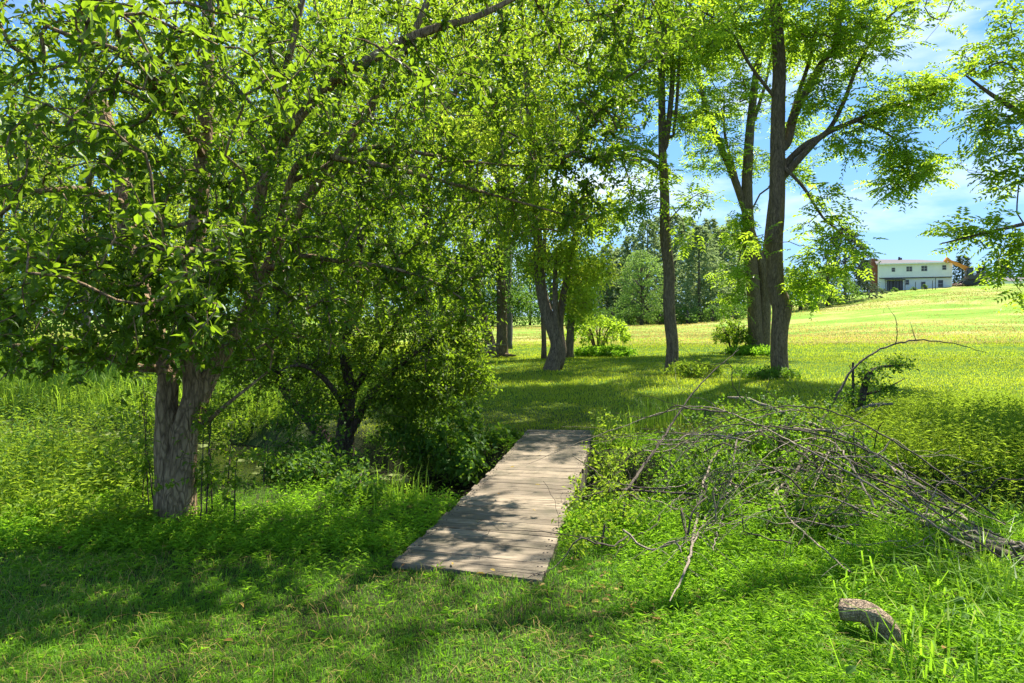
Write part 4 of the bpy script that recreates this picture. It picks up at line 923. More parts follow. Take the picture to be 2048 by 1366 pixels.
for w_ in upW + lowW:
    o = .25 if w_ in upW else -.10
    up = w_ in upW
    g = Geo(); a, b, c, d = w_
    hbox(g, a - .05, a, o - .02, o + .14, c - .05, d + .05); hbox(g, b, b + .05, o - .02, o + .14, c - .05, d + .05)
    hbox(g, a, b, o - .02, o + .14, d, d + .06); hbox(g, a, b, o - .02, o + .16, c - .07, c)
    hbox(g, a, b, o - .04, o + .02, (c + d) / 2 - .025, (c + d) / 2 + .025)
    if b - a > .8: hbox(g, (a + b) / 2 - .03, (a + b) / 2 + .03, o - .04, o + .02, c, d)
    f = g.build('window', M['frame'], house)
    g = Geo(); hbox(g, a, b, o - .10, o - .06, c, d); g.build('pane', M['glass'], f)
# sheltered patio doors with posts
g = Geo(); a, b, c, d = door
for q in np.linspace(a, b, 6): hbox(g, q - .05, q + .05, -.2, -.1, c, d)
hbox(g, a, b, -.2, -.1, d - .1, d); dr = g.build('patio_door', M['trim_dark'], house)
g = Geo(); hbox(g, a, b, -.3, -.26, c, d); g.build('pane', M['glass'], dr)
g = Geo(); hbox(g, a - .35, b + .25, .05, 1.15, 2.18, 2.3)
for q in (a - .3, (a + b) / 2, b + .2): hbox(g, q - .05, q + .05, 1.0, 1.1, -.5, 2.18)
g.build('porch', M['trim_dark'], house)
g = Geo(); hbox(g, -1.15, -.03, -3.0, -1.9, -1.0, 6.1); hbox(g, -1.05, -.13, -2.95, -1.95, 6.1, 6.5); g.build('chimney', M['brick'], house)
# torn wood above the open end
g = Geo()
for k in range(9):
    s_ = hl * R.uniform(.80, 1.0)
    g.box(hp(s_, R.uniform(-3, 0), 5.2 + R.uniform(.0, .25)), (R.uniform(.8, 1.9), .12, .1), rz=hrz + R.uniform(-.4, .4), ry=R.uniform(-.25, .25))
g.build('broken_rafters', M['trim_dark'], house)
# rubble heap
for k, (px, D, r, hh) in enumerate([(1912, 126, 1.6, .5), (1930, 124, 1.3, .35)]):
    c = P(px, 575, D); z = float(gz(c[0], c[1])); g = Geo()
    for q in range(110):
        a = R.uniform(0, 6.28); rr = r * R.uniform(0, 1) ** .6
        g.box((c[0] + math.cos(a) * rr, c[1] + math.sin(a) * rr * .7, z + R.uniform(0, hh) * (1 - rr / r) + .12), (R.uniform(.2, .9), R.uniform(.08, .3), R.uniform(.05, .2)), R.uniform(0, 3), R.uniform(-.4, .4), R.uniform(-.4, .4))
    tag(g.build('rubble_heap', M['rubble'], loc=(c[0], c[1], z)), ['heap of broken boards and bricks at the torn end of the house', 'smaller heap of debris under the excavator arm'][k], 'rubble')

# ---- excavator, arm reaching to the roof
ez = 1.6 + (HYP - 578) / FPX * 124
ex = P(1945, 575, 123.0); ez = float(gz(ex[0], ex[1])) + .05
exc = empty('excavator', (ex[0], ex[1], ez), 'orange excavator with dark cab reaching its arm over the torn end of the house', 'excavator')
dirx = nrm(np.array([P(1900, 500, 123)[0] - ex[0], 1.2, 0])); ea = math.atan2(dirx[1], dirx[0])
def ep(f, s, z): return np.array([ex[0], ex[1], ez]) + dirx * f + np.array([-dirx[1], dirx[0], 0]) * s + np.array([0, 0, z])
for s_ in (-1.1, 1.1):
    g = Geo(); prof = [(-1.6, 0), (1.6, 0), (1.95, .3), (1.75, .7), (1.4, .82), (-1.4, .82), (-1.75, .7), (-1.95, .3)]
    v = [ep(f, s_ - .25, z) for f, z in prof] + [ep(f, s_ + .25, z) for f, z in prof]
    n_ = 8; g.add(v, f4=[[i, (i + 1) % n_, (i + 1) % n_ + n_, i + n_] for i in range(n_)] + [[0, 1, 6, 7][::-1], [1, 2, 5, 6][::-1], [2, 3, 4, 5][::-1], [8, 9, 14, 15], [9, 10, 13, 14], [10, 11, 12, 13]])
    g.build('track', M['black'], exc)
g = Geo(); g.box(ep(-.5, 0, 1.35), (3.0, 2.5, .75), rz=ea); g.box(ep(-1.5, 0, 1.85), (1.3, 2.4, .5), rz=ea); g.box(ep(0, 0, .88), (1.2, 1.2, .3), rz=ea); g.build('body', M['trim_dark'], exc)
g = Geo(); q = [(.2, 1.72), (1.35, 1.72), (1.25, 2.6), (.95, 3.1), (.2, 3.1)]
v = [ep(f, .25, z) for f, z in q] + [ep(f, 1.2, z) for f, z in q]
g.add(v, f4=[[i, (i + 1) % 5, (i + 1) % 5 + 5, i + 5] for i in range(5)] + [[0, 4, 2, 1], [5, 6, 7, 9]], f3=[[4, 3, 2], [7, 8, 9]]); cb = g.build('cab', M['black'], exc)
for sd_ in (1.215, .235):
    g = Geo(); g.box(ep(.72, sd_, 2.4), (.8, .02, .9), rz=ea); g.build('window', M['glass'], cb)
def beam(g, pts, w, hh):
    pts = [np.array(p) for p in pts]; sd = np.array([-dirx[1], dirx[0], 0]) * w / 2; v = []; m = len(pts)
    for i in range(m):
        t = nrm(pts[min(i + 1, m - 1)] - pts[max(i - 1, 0)]); u = nrm(np.cross(sd, t)) * hh[i] / 2
        v += [pts[i] - sd - u, pts[i] + sd - u, pts[i] + sd + u, pts[i] - sd + u]
    f = []
    for i in range(m - 1):
        for q in range(4): f.append([i * 4 + q, i * 4 + (q + 1) % 4, i * 4 + 4 + (q + 1) % 4, i * 4 + 4 + q])
    f += [[0, 3, 2, 1], [m * 4 - 4, m * 4 - 3, m * 4 - 2, m * 4 - 1]]
    g.add(v, f4=f)
g = Geo(); beam(g, [ep(.7, -.2, 1.3), ep(.4, -.2, 2.1), ep(.75, -.2, 2.9), ep(1.5, -.2, 3.4), ep(1.8, -.2, 3.5)], .45, [.7, .8, .85, .6, .45]); g.build('boom', M['orange'], exc)
g = Geo(); beam(g, [ep(1.5, -.2, 3.4), ep(2.3, -.2, 3.8), ep(3.7, -.2, 4.55)], .35, [.5, .6, .35]); g.build('arm', M['orange'], exc)
g = Geo(); beam(g, [ep(3.6, -.2, 4.55), ep(4.0, -.2, 4.9), ep(4.25, -.2, 4.5), ep(4.05, -.2, 4.15)], .9, [.3, .5, .45, .1]); g.build('bucket', M['orange'], exc)
g = Geo(); g.tube([ep(1.0, -.2, 1.6), ep(1.35, -.2, 2.9)], [.09, .07], 8); g.build('hydraulic_ram', M['steel'], exc)
# far low white buildings
def shed(label, px0, px1, ytop, D, depth=6, col='white'):
    a, b = P(px0, ytop, D), P(px1, ytop, D); zg_ = float(gz((a[0] + b[0]) / 2, D)) - .5
    c = (a + b) / 2
    r_ = empty('low_building', (c[0], c[1], zg_), label, 'building')
    g = Geo(); g.box((c[0], c[1] + depth / 2, (zg_ + a[2]) / 2), (b[0] - a[0], depth, a[2] - zg_)); g.build('wall', M[col], r_)
    g = Geo(); w2 = (b[0] - a[0]) / 2 + .4; y0, y1 = c[1] - .4, c[1] + depth + .4; z = a[2] + .003
    v = [[c[0] - w2, y0, z], [c[0] + w2, y0, z], [c[0] + w2, y1, z], [c[0] - w2, y1, z], [c[0] - w2, (y0 + y1) / 2, z + .9], [c[0] + w2, (y0 + y1) / 2, z + .9]]
    g.add(v, f4=[[0, 1, 5, 4], [2, 3, 4, 5], [0, 3, 2, 1]], f3=[[0, 4, 3], [1, 2, 5]]); g.build('roof', M['roof'], r_)
    for q in (.3, .7):
        g = Geo(); x_ = a[0] + (b[0] - a[0]) * q; g.box((x_, c[1] - .02, a[2] - 1.2), (1.0, .06, 1.0)); g.build('window', M['glass'], r_)
shed('low pale building beyond the excavator at the right edge', 1950, 2075, 562, 150)
shed('pale building glimpsed low between the pine trunks', 1250, 1345, 618, 128, 5)
# fence posts before the house
for k, px in enumerate([1810, 1831, 1865, 1871]):
    D = 119.5; c = P(px, 580, D); z = float(gz(c[0], c[1])); g = Geo(); hh = 2.0 if k == 3 else 1.5
    g.tube([[c[0], D, z - .2], [c[0], D, z + hh * .5], [c[0], D, z + hh]], [.07, .065, .06], 6); g.tube([[c[0], D, z + hh - .02], [c[0], D, z + hh + .04]], [.085, .03], 6)
    tag(g.build('fence_post', M['trim_dark'], loc=(c[0], D, z)), 'thin dark fence post standing before the white house, ' + ORD[k], 'post', 'fence posts before the house')
for k, (px, h_, r) in enumerate([(1762, .9, .7), (1790, .7, .7), (1828, .5, .5), (1850, .9, .6)]):
    c = P(px, 585, 122)
    far_tree('small weedy shrub against the lower wall of the white house, ' + ORD[k], px, 122, h_, r, M['leaf_far'], 'weedy shrubs against the house', n=5, k=60, L=.2, low=.1, name='small_shrub')

# ================================================================ DEAD BRANCHES
def PB(px, py, D, h=.17):
    """P(), but never deeper than where the sight line comes down to h above the bank"""
    return P(px, py, min(D, (CAMH - h) * FPX / (py - HYP)) if py > 700 else D)
def branch(label, pts, rad, mat='dead', twigs=0, tl=.4, wob=.0045, group=None, name='dead_branch', tdir=None):
    S = Skel(3000); p = [PB(*q) if q[2] < 9 else P(*q) for q in pts]
    S.path(p, rad, step=.07, wob=wob)
    n0 = S.n
    for k in range(twigs):
        i = int(R.uniform(.2, .98) * n0); a = S.p[i].copy(); d = nrm(S.p[min(i + 2, n0 - 1)] - S.p[max(i - 2, 0)])
        q = nrm(d * .8 + R.normal(size=3) * .8); q[2] = abs(q[2]) * .6 - .1; L = tl * R.uniform(.4, 1.2)
        S.path([a, a + q * L * .5 + [0, 0, .03], a + q * L + R.normal(size=3) * .05], [S.r[i] * .5, S.r[i] * .35, .0015], join=True, step=.06, wob=.006)
    S.rr = S.r[:S.n].copy(); S.rr = np.maximum(S.rr, .0018)
    g = Geo(); S.mesh(g, .08); c = p[0]
    return tag(g.build(name, M[mat], smooth=True, loc=tuple(c)), label, 'branch', group)
branch('long dark branch arching high above the brush pile with three upright twigs', [(1560, 1010, 6.6), (1640, 850, 7.6), (1680, 780, 7.8), (1720, 725, 7.9), (1770, 695, 8.0), (1830, 681, 8.1), (1900, 685, 8.2), (1972, 706, 8.3)], [.016, .017, .015, .012, .010, .009, .006, .003], 'dead_dark')
branch('thin upright twig with forked tip rising from the high arching branch', [(1790, 690, 8.03), (1795, 660, 8.0), (1790, 635, 8.0), (1780, 622, 8.0)], [.007, .005, .004, .002], 'dead_dark', 2, .15, name='dead_twig')
branch('short upright twig on the crest of the high arching branch', [(1832, 681, 8.1), (1826, 660, 8.1), (1818, 642, 8.1)], [.006, .004, .002], 'dead_dark', name='dead_twig')
branch('long dark branch leaning up left from the pile towards the walnuts', [(1240, 1000, 6.2), (1330, 870, 6.8), (1375, 800, 7.2), (1430, 740, 7.5), (1478, 700, 7.8)], [.013, .012, .009, .006, .003], 'dead_dark', 3, .25)
branch('thick grey branch curving from the pile down to the right edge', [(1455, 795, 7.6), (1500, 800, 7.5), (1600, 840, 7.2), (1700, 880, 6.8), (1790, 940, 6.3), (1880, 1000, 5.8), (1960, 1060, 5.3), (2000, 1070, 5.0)], [.012, .018, .021, .021, .019, .017, .013, .01], 'dead', 5, .4)
branch('pale thick branch running nearly flat into the lower right corner of the pile', [(1600, 1020, 5.5), (1680, 1014, 5.4), (1780, 1020, 5.1), (1880, 1040, 4.8), (1980, 1075, 4.5), (2090, 1115, 4.2)], [.012, .018, .022, .024, .026, .028], 'dead', 4, .35)
branch('second thick branch lying just above the flat one at the right edge', [(1640, 1035, 5.7), (1760, 1028, 5.5), (1860, 1050, 5.2), (1960, 1080, 4.9), (2090, 1100, 4.6)], [.010, .016, .019, .022, .024], 'dead', 4, .35)
branch('heavy dark stick at the right edge under the two thick branches', [(1900, 1080, 4.7), (1980, 1098, 4.5), (2090, 1140, 4.2)], [.014, .025, .03], 'dead_dark', 2, .3)
branch('long pale branch crossing the pile from its left end to the top right', [(1310, 890, 6.6), (1400, 884, 6.6), (1480, 868, 6.7), (1560, 858, 6.8), (1660, 862, 7.0), (1720, 880, 7.0)], [.006, .009, .012, .013, .012, .008], 'dead', 4, .3)
branch('thin curved branch bending over and down at the left of the pile', [(1460, 870, 6.6), (1420, 930, 6.2), (1400, 1000, 5.8), (1385, 1080, 5.3), (1375, 1130, 5.0), (1340, 1200, 4.3)], [.012, .011, .010, .009, .008, .003], 'dead', 2, .25)
branch('straight pale branch hanging steeply in the middle of the pile', [(1474, 880, 6.4), (1462, 960, 6.0), (1448, 1020, 5.6), (1425, 1100, 5.2)], [.010, .009, .007, .003], 'dead', 1, .2)
branch('pale bent branch with a hooked top in the middle of the pile', [(1598, 965, 5.9), (1570, 968, 5.8), (1550, 985, 5.7), (1538, 1020, 5.6)], [.006, .013, .014, .011], 'dead', 1, .2)
branch('long thin branch sloping down through the front of the pile to the grass', [(1552, 980, 5.8), (1580, 1040, 5.4), (1640, 1090, 5.0), (1700, 1145, 4.6)], [.008, .008, .007, .004], 'dead', 2, .2)
branch('looping branch arching across the centre of the pile', [(1385, 1090, 5.3), (1430, 1010, 5.8), (1500, 960, 6.1), (1580, 940, 6.3), (1660, 950, 6.3), (1730, 985, 6.1), (1770, 1030, 5.8)], [.005, .009, .011, .012, .012, .010, .006], 'dead', 4, .3)
branch('low dark branch stretching left from the pile towards the bridge', [(1160, 995, 5.5), (1230, 980, 5.7), (1330, 985, 5.9), (1430, 990, 6.0), (1520, 1010, 6.0)], [.003, .007, .009, .010, .010], 'dead_dark', 4, .25)
branch('dark twig poking over the right side of the bridge deck', [(1145, 912, 6.6), (1180, 935, 6.5), (1235, 975, 6.3), (1300, 1010, 6.1)], [.003, .006, .008, .008], 'dead_dark', 2, .25)
branch('short brown stick lying across the stump at the back of the pile', [(1700, 825, 9.6), (1740, 812, 9.5), (1785, 807, 9.5)], [.03, .026, .016], 'dead')
RC = np.random.default_rng(3)
def loose_twig(pts, r0, nf, label, group, mat, name='dead_twig'):
    S = Skel(900); S.path(pts, [r0, r0 * .95, r0 * .75, r0 * .5, .0018], step=.06, wob=.004); n0 = S.n
    for q in range(nf):
        i = int(RC.uniform(.25, .95) * n0); d = nrm(S.p[min(i + 2, n0 - 1)] - S.p[i - 2]); q_ = nrm(d + RC.normal(size=3) * .6); L = RC.uniform(.12, .5)
        S.path([S.p[i].copy(), S.p[i] + q_ * L * .5 + RC.normal(size=3) * .02, S.p[i] + q_ * L + np.array([0, 0, -.1 * L])], [S.r[i] * .6, S.r[i] * .45, .0015], join=True, step=.06, wob=.004)
    S.rr = np.maximum(S.r[:S.n], .0017); g = Geo(); S.mesh(g, .05)
    tag(g.build(name, M[mat], smooth=True, loc=tuple(pts[0])), label, 'twig', group)
for k in range(24):                       # long sweeping canes: rooted low at the right, over the crest, drooping left
    u = RC.uniform(-.35, 1)
    a = PB(1660 + 420 * u, 1000 + 100 * u + RC.normal(0, 35), 6.2 - 1.8 * u, RC.uniform(.02, .4)); a[2] = max(a[2], gz(a[0], a[1]) + .03)
    cx_ = RC.uniform(1400, 1740); b = PB(cx_, RC.uniform(800, 1000), RC.uniform(5.4, 7.8))
    e = PB(cx_ - RC.uniform(80, 400), RC.uniform(860, 1150), RC.uniform(4.8, 7.0)); e[2] = max(e[2], gz(e[0], e[1]) + .03)
    m1 = (a + b) / 2 + [0, 0, RC.uniform(.02, .2)]; m2 = (b + e) / 2 + [0, 0, RC.uniform(.0, .2)]
    loose_twig([a, m1, b, m2, e], RC.uniform(.004, .008), 5, 'long arching dead cane sweeping over the crest of the brush pile', 'long canes of the brush pile', 'dead' if RC.uniform() < .45 else 'dead_dark', 'dead_branch')
for k in range(56):
    f = RC.uniform(0, 1); px = 1210 + 640 * f; top = 1000 - 190 * math.sin(math.pi * min(1, f * .9 + .1)); py = RC.uniform(top, 1090); D = RC.uniform(5.2, 7.0) - .6 * max(0, f - .6)
    c = PB(px, py, D); c[2] = max(c[2], gz(c[0], c[1]) + .1); L = RC.uniform(.4, 1.1); a = RC.uniform(0, 6.28)
    d = nrm(np.array([math.cos(a), math.sin(a) * .6, RC.normal(0, .55)])) * L; e = c + d; e[2] = max(e[2], gz(e[0], e[1]) + .03)
    loose_twig([c, c * .7 + e * .3 + RC.normal(size=3) * .03, (c + e) / 2 + RC.normal(size=3) * .04 + [0, 0, .05], c * .3 + e * .7, e], RC.uniform(.003, .008), 3, 'short thin dead twig tangled in the brush pile right of the bridge', 'loose twigs of the brush pile', 'dead' if RC.uniform() < .4 else 'dead_dark')

# curved log stub in the front right
S = Skel(500)
S.path([P(1794, 1312, 3.28), P(1779, 1270, 3.32), P(1758, 1243, 3.34), P(1727, 1225, 3.38), P(1682, 1220, 3.44)], [.070, .060, .056, .053, .048], step=.02)
S.rr = S.r[:S.n]; g = Geo(); S.mesh(g, .10, ridge=0, maxsides=36)
# deepen the bark furrows of the stub
g2 = Geo(); g2.tube(S.p[:S.n], S.rr, 72, .11, seed=2.3, ridge=26)
tag(g2.build('curved_log', M['log'], smooth=True, loc=tuple(P(1760, 1290, 3.35))), 'short curved log with furrowed pale bark arching out of the grass in the right foreground', 'log')
# broken limb pile at the foot of the far pair of trees
for k, (a, b_, r, lab) in enumerate([((945, 706, 26), (990, 690, 26), .07, 'pale broken limb leaning against the straight tree with flared roots'), ((955, 714, 25.8), (984, 696, 26), .09, 'short sawn limb end lying against the leaning tree'), ((935, 700, 26.2), (975, 704, 26), .05, 'thin dead limb lying flat beside the leaning tree')]):
    branch(lab, [a, ((a[0] + b_[0]) / 2, (a[1] + b_[1]) / 2 - 4, (a[2] + b_[2]) / 2), b_], [r * .6, r * .9, r], 'dead', 5, .8)

# ================================================================ BRAMBLES over the pile, stump shoots, saplings
def thicket(name, label, cat, base, roots, bl, leaf, per=14, L=.045, tip=.002, bark=None, hmin=.05, spread=.035, group=None, hi=False, step=.12):
    S = Skel(60000)
    for r0, r1 in roots: S.path([r0, (np.array(r0) + r1) / 2 + [0, 0, .12], r1], [.009, .007, .004], step=step, att=.15)
    S.grow(above_ground(blobs(bl), hmin), step=step, sag=.12, wob=.012)
    return make_tree(name, label, cat, base, S, bark or M['dead_dark'], leaf, per=per, L=L, W=L * .6, tip=tip, hang=.15, tilt=.55, spread=spread, back=3, group=group, leaf_name='foliage', hi=hi)
def rt(x0, y0, x1, y1, z): return ([x0, y0, float(gz(x0, y0))], np.array([x1, y1, z]))
thicket('bramble_thicket', 'wide tangled bramble thicket growing through the dead branches right of the bridge', 'thicket', (2.4, 6.2, 0), [rt(2.0, 6.6, 1.8, 6.4, .5), rt(2.4, 5.2, 2.0, 5.6, .4), rt(2.8, 7.2, 2.6, 6.6, .6), rt(3.4, 6.6, 3.1, 6.2, .55), rt(3.4, 5.0, 3.0, 5.2, .3), rt(1.6, 5.4, 1.5, 5.6, .25), rt(3.9, 7.4, 3.7, 6.8, .55), rt(1.3, 6.3, 1.4, 6.2, .2)],
        [(1500, 928, 6.8, 0.64, 130, .7), (1400, 958, 6.6, 0.51, 95, .7), (1600, 948, 6.6, 0.55, 100, .7), (1680, 908, 7.2, 0.51, 70, .7), (1320, 1008, 6.2, 0.42, 75, .7), (1440, 1048, 5.6, 0.42, 75, .7), (1580, 1048, 5.4, 0.42, 75, .7), (1700, 1018, 5.6, 0.42, 60, .6), (1500, 868, 7.4, 0.42, 50, .6), (1250, 1028, 5.9, 0.30, 40, .6)], M['cover'], per=15, L=.045)
thicket('bramble_thicket', 'darker bramble growth heaped in the middle of the brush pile', 'thicket', (2.6, 6.6, 0), [rt(2.2, 6.8, 2.1, 6.6, .4), rt(2.9, 7.4, 2.8, 7.0, .5), rt(3.6, 7.2, 3.5, 6.8, .4), rt(2.0, 5.6, 2.0, 5.5, .2)],
        [(1480, 860, 7.2, .6, 130, .7), (1600, 860, 7.2, .6, 130, .7), (1400, 950, 6.2, .5, 100, .7), (1540, 970, 5.8, .5, 120, .6), (1450, 1050, 5.0, .35, 70, .5), (1620, 1050, 4.9, .35, 70, .5), (1760, 980, 5.6, .4, 60, .5), (1350, 900, 7.2, .4, 60, .6), (1690, 930, 6.6, .45, 80, .6), (1300, 1050, 5.4, .35, 60, .6)], M['bramble'], per=14, L=.045)
thicket('bramble_bush', 'pale sunlit leafy weeds along the right edge of the bridge', 'bush', (.8, 5.5, 0), [rt(.8, 5.0, .85, 5.0, .2), rt(1.0, 5.8, 1.0, 5.8, .25), rt(1.2, 6.6, 1.2, 6.6, .25), rt(.6, 4.6, .65, 4.6, .15), rt(1.35, 7.6, 1.4, 7.6, .25)],
        [(1205, 985, 5.7, .32, 31, .7), (1180, 1050, 5.0, .28, 28, .7), (1240, 1030, 5.2, .35, 31, .6), (1215, 920, 6.6, .3, 24, .7), (1160, 1110, 4.5, .2, 17, .6), (1225, 860, 7.8, .35, 21, .7), (1280, 1080, 4.9, .3, 21, .6)], M['weed'], per=14, L=.045, hmin=.02)
thicket('bramble_bush', 'dark broad-leaved bramble on the stream bank left of the bridge', 'bush', (-.7, 8.2, 0), [rt(-.6, 8.8, -.6, 8.5, .2), rt(-1.1, 8.6, -1.0, 8.2, .2), rt(-.2, 9.0, -.2, 8.7, .1), rt(-.1, 6.3, -.3, 6.8, -.1)],
        [(880, 890, 8.0, .55, 130, .6), (950, 880, 8.4, .4, 90, .6), (820, 870, 8.0, .45, 90, .7), (930, 930, 7.6, .3, 60, .6), (900, 830, 8.8, .45, 80, .6), (1010, 880, 8.8, .25, 40, .6)], M['bramble'], per=12, L=.07, hmin=.02, hi=True)
thicket('leafy_shrub', 'low leafy shrub on the near bank between the apple trunk and the thorn tree', 'bush', (-1.8, 6.6, 0), [rt(-2.0, 6.3, -2.0, 6.6, .2), rt(-1.4, 6.2, -1.4, 6.5, .1), rt(-2.4, 6.6, -2.5, 6.9, .25)],
        [(600, 930, 6.9, .42, 100, .6), (640, 950, 6.6, .5, 110, .6), (720, 990, 6.0, .35, 60, .5), (620, 850, 7.4, .5, 70, .7)], M['bramble'], per=13, L=.055, hmin=.02)
# stump with shoots behind the pile
S = Skel(6000); c = P(1725, 850, 9.8); z0 = float(gz(c[0], c[1]))
S.path([[c[0], c[1], z0 - .05], P(1722, 820, 9.8), P(1728, 780, 9.8), P(1738, 750, 9.8), P(1760, 735, 9.8), P(1800, 730, 9.8)], [.08, .06, .05, .04, .025, .01], step=.07, att=.4)
S.path([P(1705, 850, 9.7), P(1706, 780, 9.7), P(1706, 725, 9.7)], [.025, .02, .018], step=.08, att=.2)
S.path([P(1706, 745, 9.7), P(1698, 730, 9.7)], [.012, .006], join=True)
S.path([P(1735, 790, 9.8), P(1775, 775, 9.8), P(1810, 757, 9.8)], [.02, .014, .005], join=True)
S.grow(blobs([(1745, 745, 9.8, .26, 26, .8), (1800, 728, 9.8, .2, 18, .4), (1725, 800, 9.7, .3, 22, 1), (1700, 840, 9.6, .34, 26, .6), (1670, 790, 9.6, .25, 12, .8), (1780, 780, 9.7, .2, 8, .5)]), step=.1, sag=.06)
make_tree('broken_stump', 'broken dark stump with leafy shoots behind the brush pile', 'stump', (c[0], c[1], z0), S, M['bark_dark'], M['bramble'], per=12, L=.06, W=.035, tip=.003, spread=.04, back=2, rough=.12, ridge=4, leaf_name='foliage')
# thin suckers by the apple trunk
for k, (px, py, D, h, ln) in enumerate([(298, 1010, 5.5, 1.15, -.05), (285, 990, 5.6, .95, .04), (312, 1025, 5.4, 1.0, -.12), (412, 1015, 5.35, 1.15, .05), (425, 1000, 5.5, .95, -.04), (400, 1030, 5.2, .85, .03), (452, 990, 5.6, .75, .05), (468, 1030, 5.2, .55, .02)]):
    c = P(px, py, D); z0 = float(gz(c[0], c[1])); S = Skel(1500)
    S.path([[c[0], c[1], z0 - .03], [c[0] + ln * .5, c[1], z0 + h * .5], [c[0] + ln, c[1], z0 + h]], [.0065, .005, .002], step=.07, att=.2, wob=.002)
    S.grow(np.stack([c[0] + ln + R.normal(size=12) * .13, c[1] + R.normal(size=12) * .13, z0 + h * R.uniform(.3, 1.08, 12)], 1), step=.07, sag=.03)
    lab = 'thin leafy sucker stem standing close beside the apple trunk'
    make_tree('sapling', lab, 'sapling', (c[0], c[1], z0), S, M['bark_dark'], M['leaf_shrub'], per=13, L=.05, W=.03, tip=.002, spread=.02, back=2, group='suckers beside the apple trunk', leaf_name='foliage')

# ================================================================ GROUND VEGETATION (stuff)
def scatter(n, y0, y1, xw=.80, xoff=.6, pw=1.0, x0=None, x1=None):
    y = (y0 ** (2 - pw) + (y1 ** (2 - pw) - y0 ** (2 - pw)) * R.uniform(0, 1, n)) ** (1 / (2 - pw)) if pw != 2 else y0 * (y1 / y0) ** R.uniform(0, 1, n)
    h = y * xw + xoff; x = R.uniform(-1, 1, n) * h
    if x0 is not None: x = R.uniform(x0, x1, n)
    return x, y
def keep(x, y, m): return x[m], y[m]
def pond_view(x, y):
    q = x / y
    return (q > -.46) & (q < -.33) & (y > 5.7) & (y < 10.6)
def patch(x, y, f=1.0, ph=0.0): return 0.5 + 0.5 * wav(x + ph, y - ph, f)
def right_cover(x, y):
    """where the taller leafy stilt grass grows: right foreground and along the bank"""
    return sstep(-.05, .5, x * .9 - (y < 4.2) * (4.2 - y) * .3 - .15)
# 1. foreground turf
x, y = scatter(330000, 1.7, 6.6, .82, .5)
d = chan_d(x, y); x, y = keep(x, y, (d > .85) & ~on_bridge(x, y, .02))
m_ = R.uniform(0, 1, len(x)) < (.5 + .5 * patch(x, y, 2.2)) * (1 - .85 * sstep(.62, .8, patch(x, y, 1.1, 11)) * (x < .3)) ; x, y = keep(x, y, m_)
k = len(x); g = Geo(); tall = .045 + .05 * patch(x, y, 1.5, 3)
add_blades(g, np.stack([x, y, gz(x, y)], 1), tall * .8 * R.uniform(.5, 1.5, k), R.uniform(.0024, .0045, k), R.uniform(.3, 1.5, k), np.clip(R.uniform(0, .75, k) + .25 * patch(x, y, 3) + (R.uniform(0, 1, k) < .05) * .5, 0, 1))
tag(g.build('near_grass', M['grass']), 'short ragged grass in the shaded foreground', 'grass', kind='stuff')
x, y = scatter(9000, 1.8, 6, .82, .4); x, y = keep(x, y, (chan_d(x, y) > .9) & ~on_bridge(x, y, .02) & (patch(x, y, 1.7, 6) > .4)); k = len(x); g = Geo()
add_blades(g, np.stack([x, y, gz(x, y)], 1), R.uniform(.03, .11, k), R.uniform(.002, .004, k), R.uniform(.6, 2.2, k), R.uniform(.35, .8, k))
tag(g.build('dry_grass', M['hay']), 'dry straw-coloured blades lying in the shaded turf', 'grass', kind='stuff')
# 2. stilt grass: leafy little plants
def plants(x, y, h, nl, Ll, Wl, leaf, label, name, rnd0=None, flop=.35, hi=False, stem=True, leafup=.15):
    pv = ~pond_view(x, y) | (R.uniform(0, 1, len(x)) < .12); x, y, h = x[pv], y[pv], h[pv]
    k = len(x); z = gz(x, y); g = Geo(); a0 = R.uniform(0, 6.28, k); ln = R.uniform(.1, .7, k) * flop
    dirn = R.uniform(0, 6.28, k); tx = np.cos(dirn) * h * ln; ty = np.sin(dirn) * h * ln
    rn = R.uniform(0, 1, k) if rnd0 is None else rnd0
    base = np.stack([x, y, z], 1); top = base + np.stack([tx, ty, h], 1)
    if stem: add_blades(g, base, h, np.maximum(.0025, Wl * .12) * np.ones(k), ln, rn * .5, az=dirn)
    for j in range(nl):
        f = (j + 1.0) / nl; f = f * .85 + .12
        p = base + (top - base) * np.array([f ** 1.3, f ** 1.3, f]).reshape(1, 3)
        a = a0 + j * 2.6 + R.normal(size=k) * .5
        d = np.stack([np.cos(a), np.sin(a), leafup + R.normal(size=k) * .3 + .35 * (j == nl - 1)], 1)
        s_ = (1 - .35 * f) * R.uniform(.7, 1.25, k)
        add_leaves(g, p, d, up_normals(k, .6), Ll * s_, Wl * s_, np.clip(rn * .6 + R.uniform(0, .4, k), 0, 1), T_HI if hi else T_LO)
    return tag(g.build(name, leaf), label, 'ground cover', kind='stuff')
x, y = scatter(30000, 1.8, 5.2, .82, .4, x0=None)
dd = chan_d(x, y)
w_ = sstep(.1, .9, x - .25) * .95 + .05 + .5 * (x < -.6) * sstep(3.9, 4.9, y)
x, y = keep(x, y, (R.uniform(0, 1, len(x)) < w_ * (.5 + .5 * patch(x, y, 2.5))) & (dd > .8) & ~on_bridge(x, y, .03))
hgt = (.06 + .09 * sstep(.2, 1.6, x)) * R.uniform(.5, 1.45, len(x)) * (.45 + 1.1 * sstep(.2, .8, patch(x, y, 2.6, 8))) * np.where(np.hypot((x - 1.72) / .30, (y - 3.12) / .38) < 1, .36, 1)
plants(x, y, hgt, 6, .062, .014, M['cover'], 'bright green leafy stilt grass covering the right foreground', 'stilt_grass', hi=True, flop=.8)
x, y = scatter(26000, 4.6, 9.5, .80, .5)
dd = chan_d(x, y)
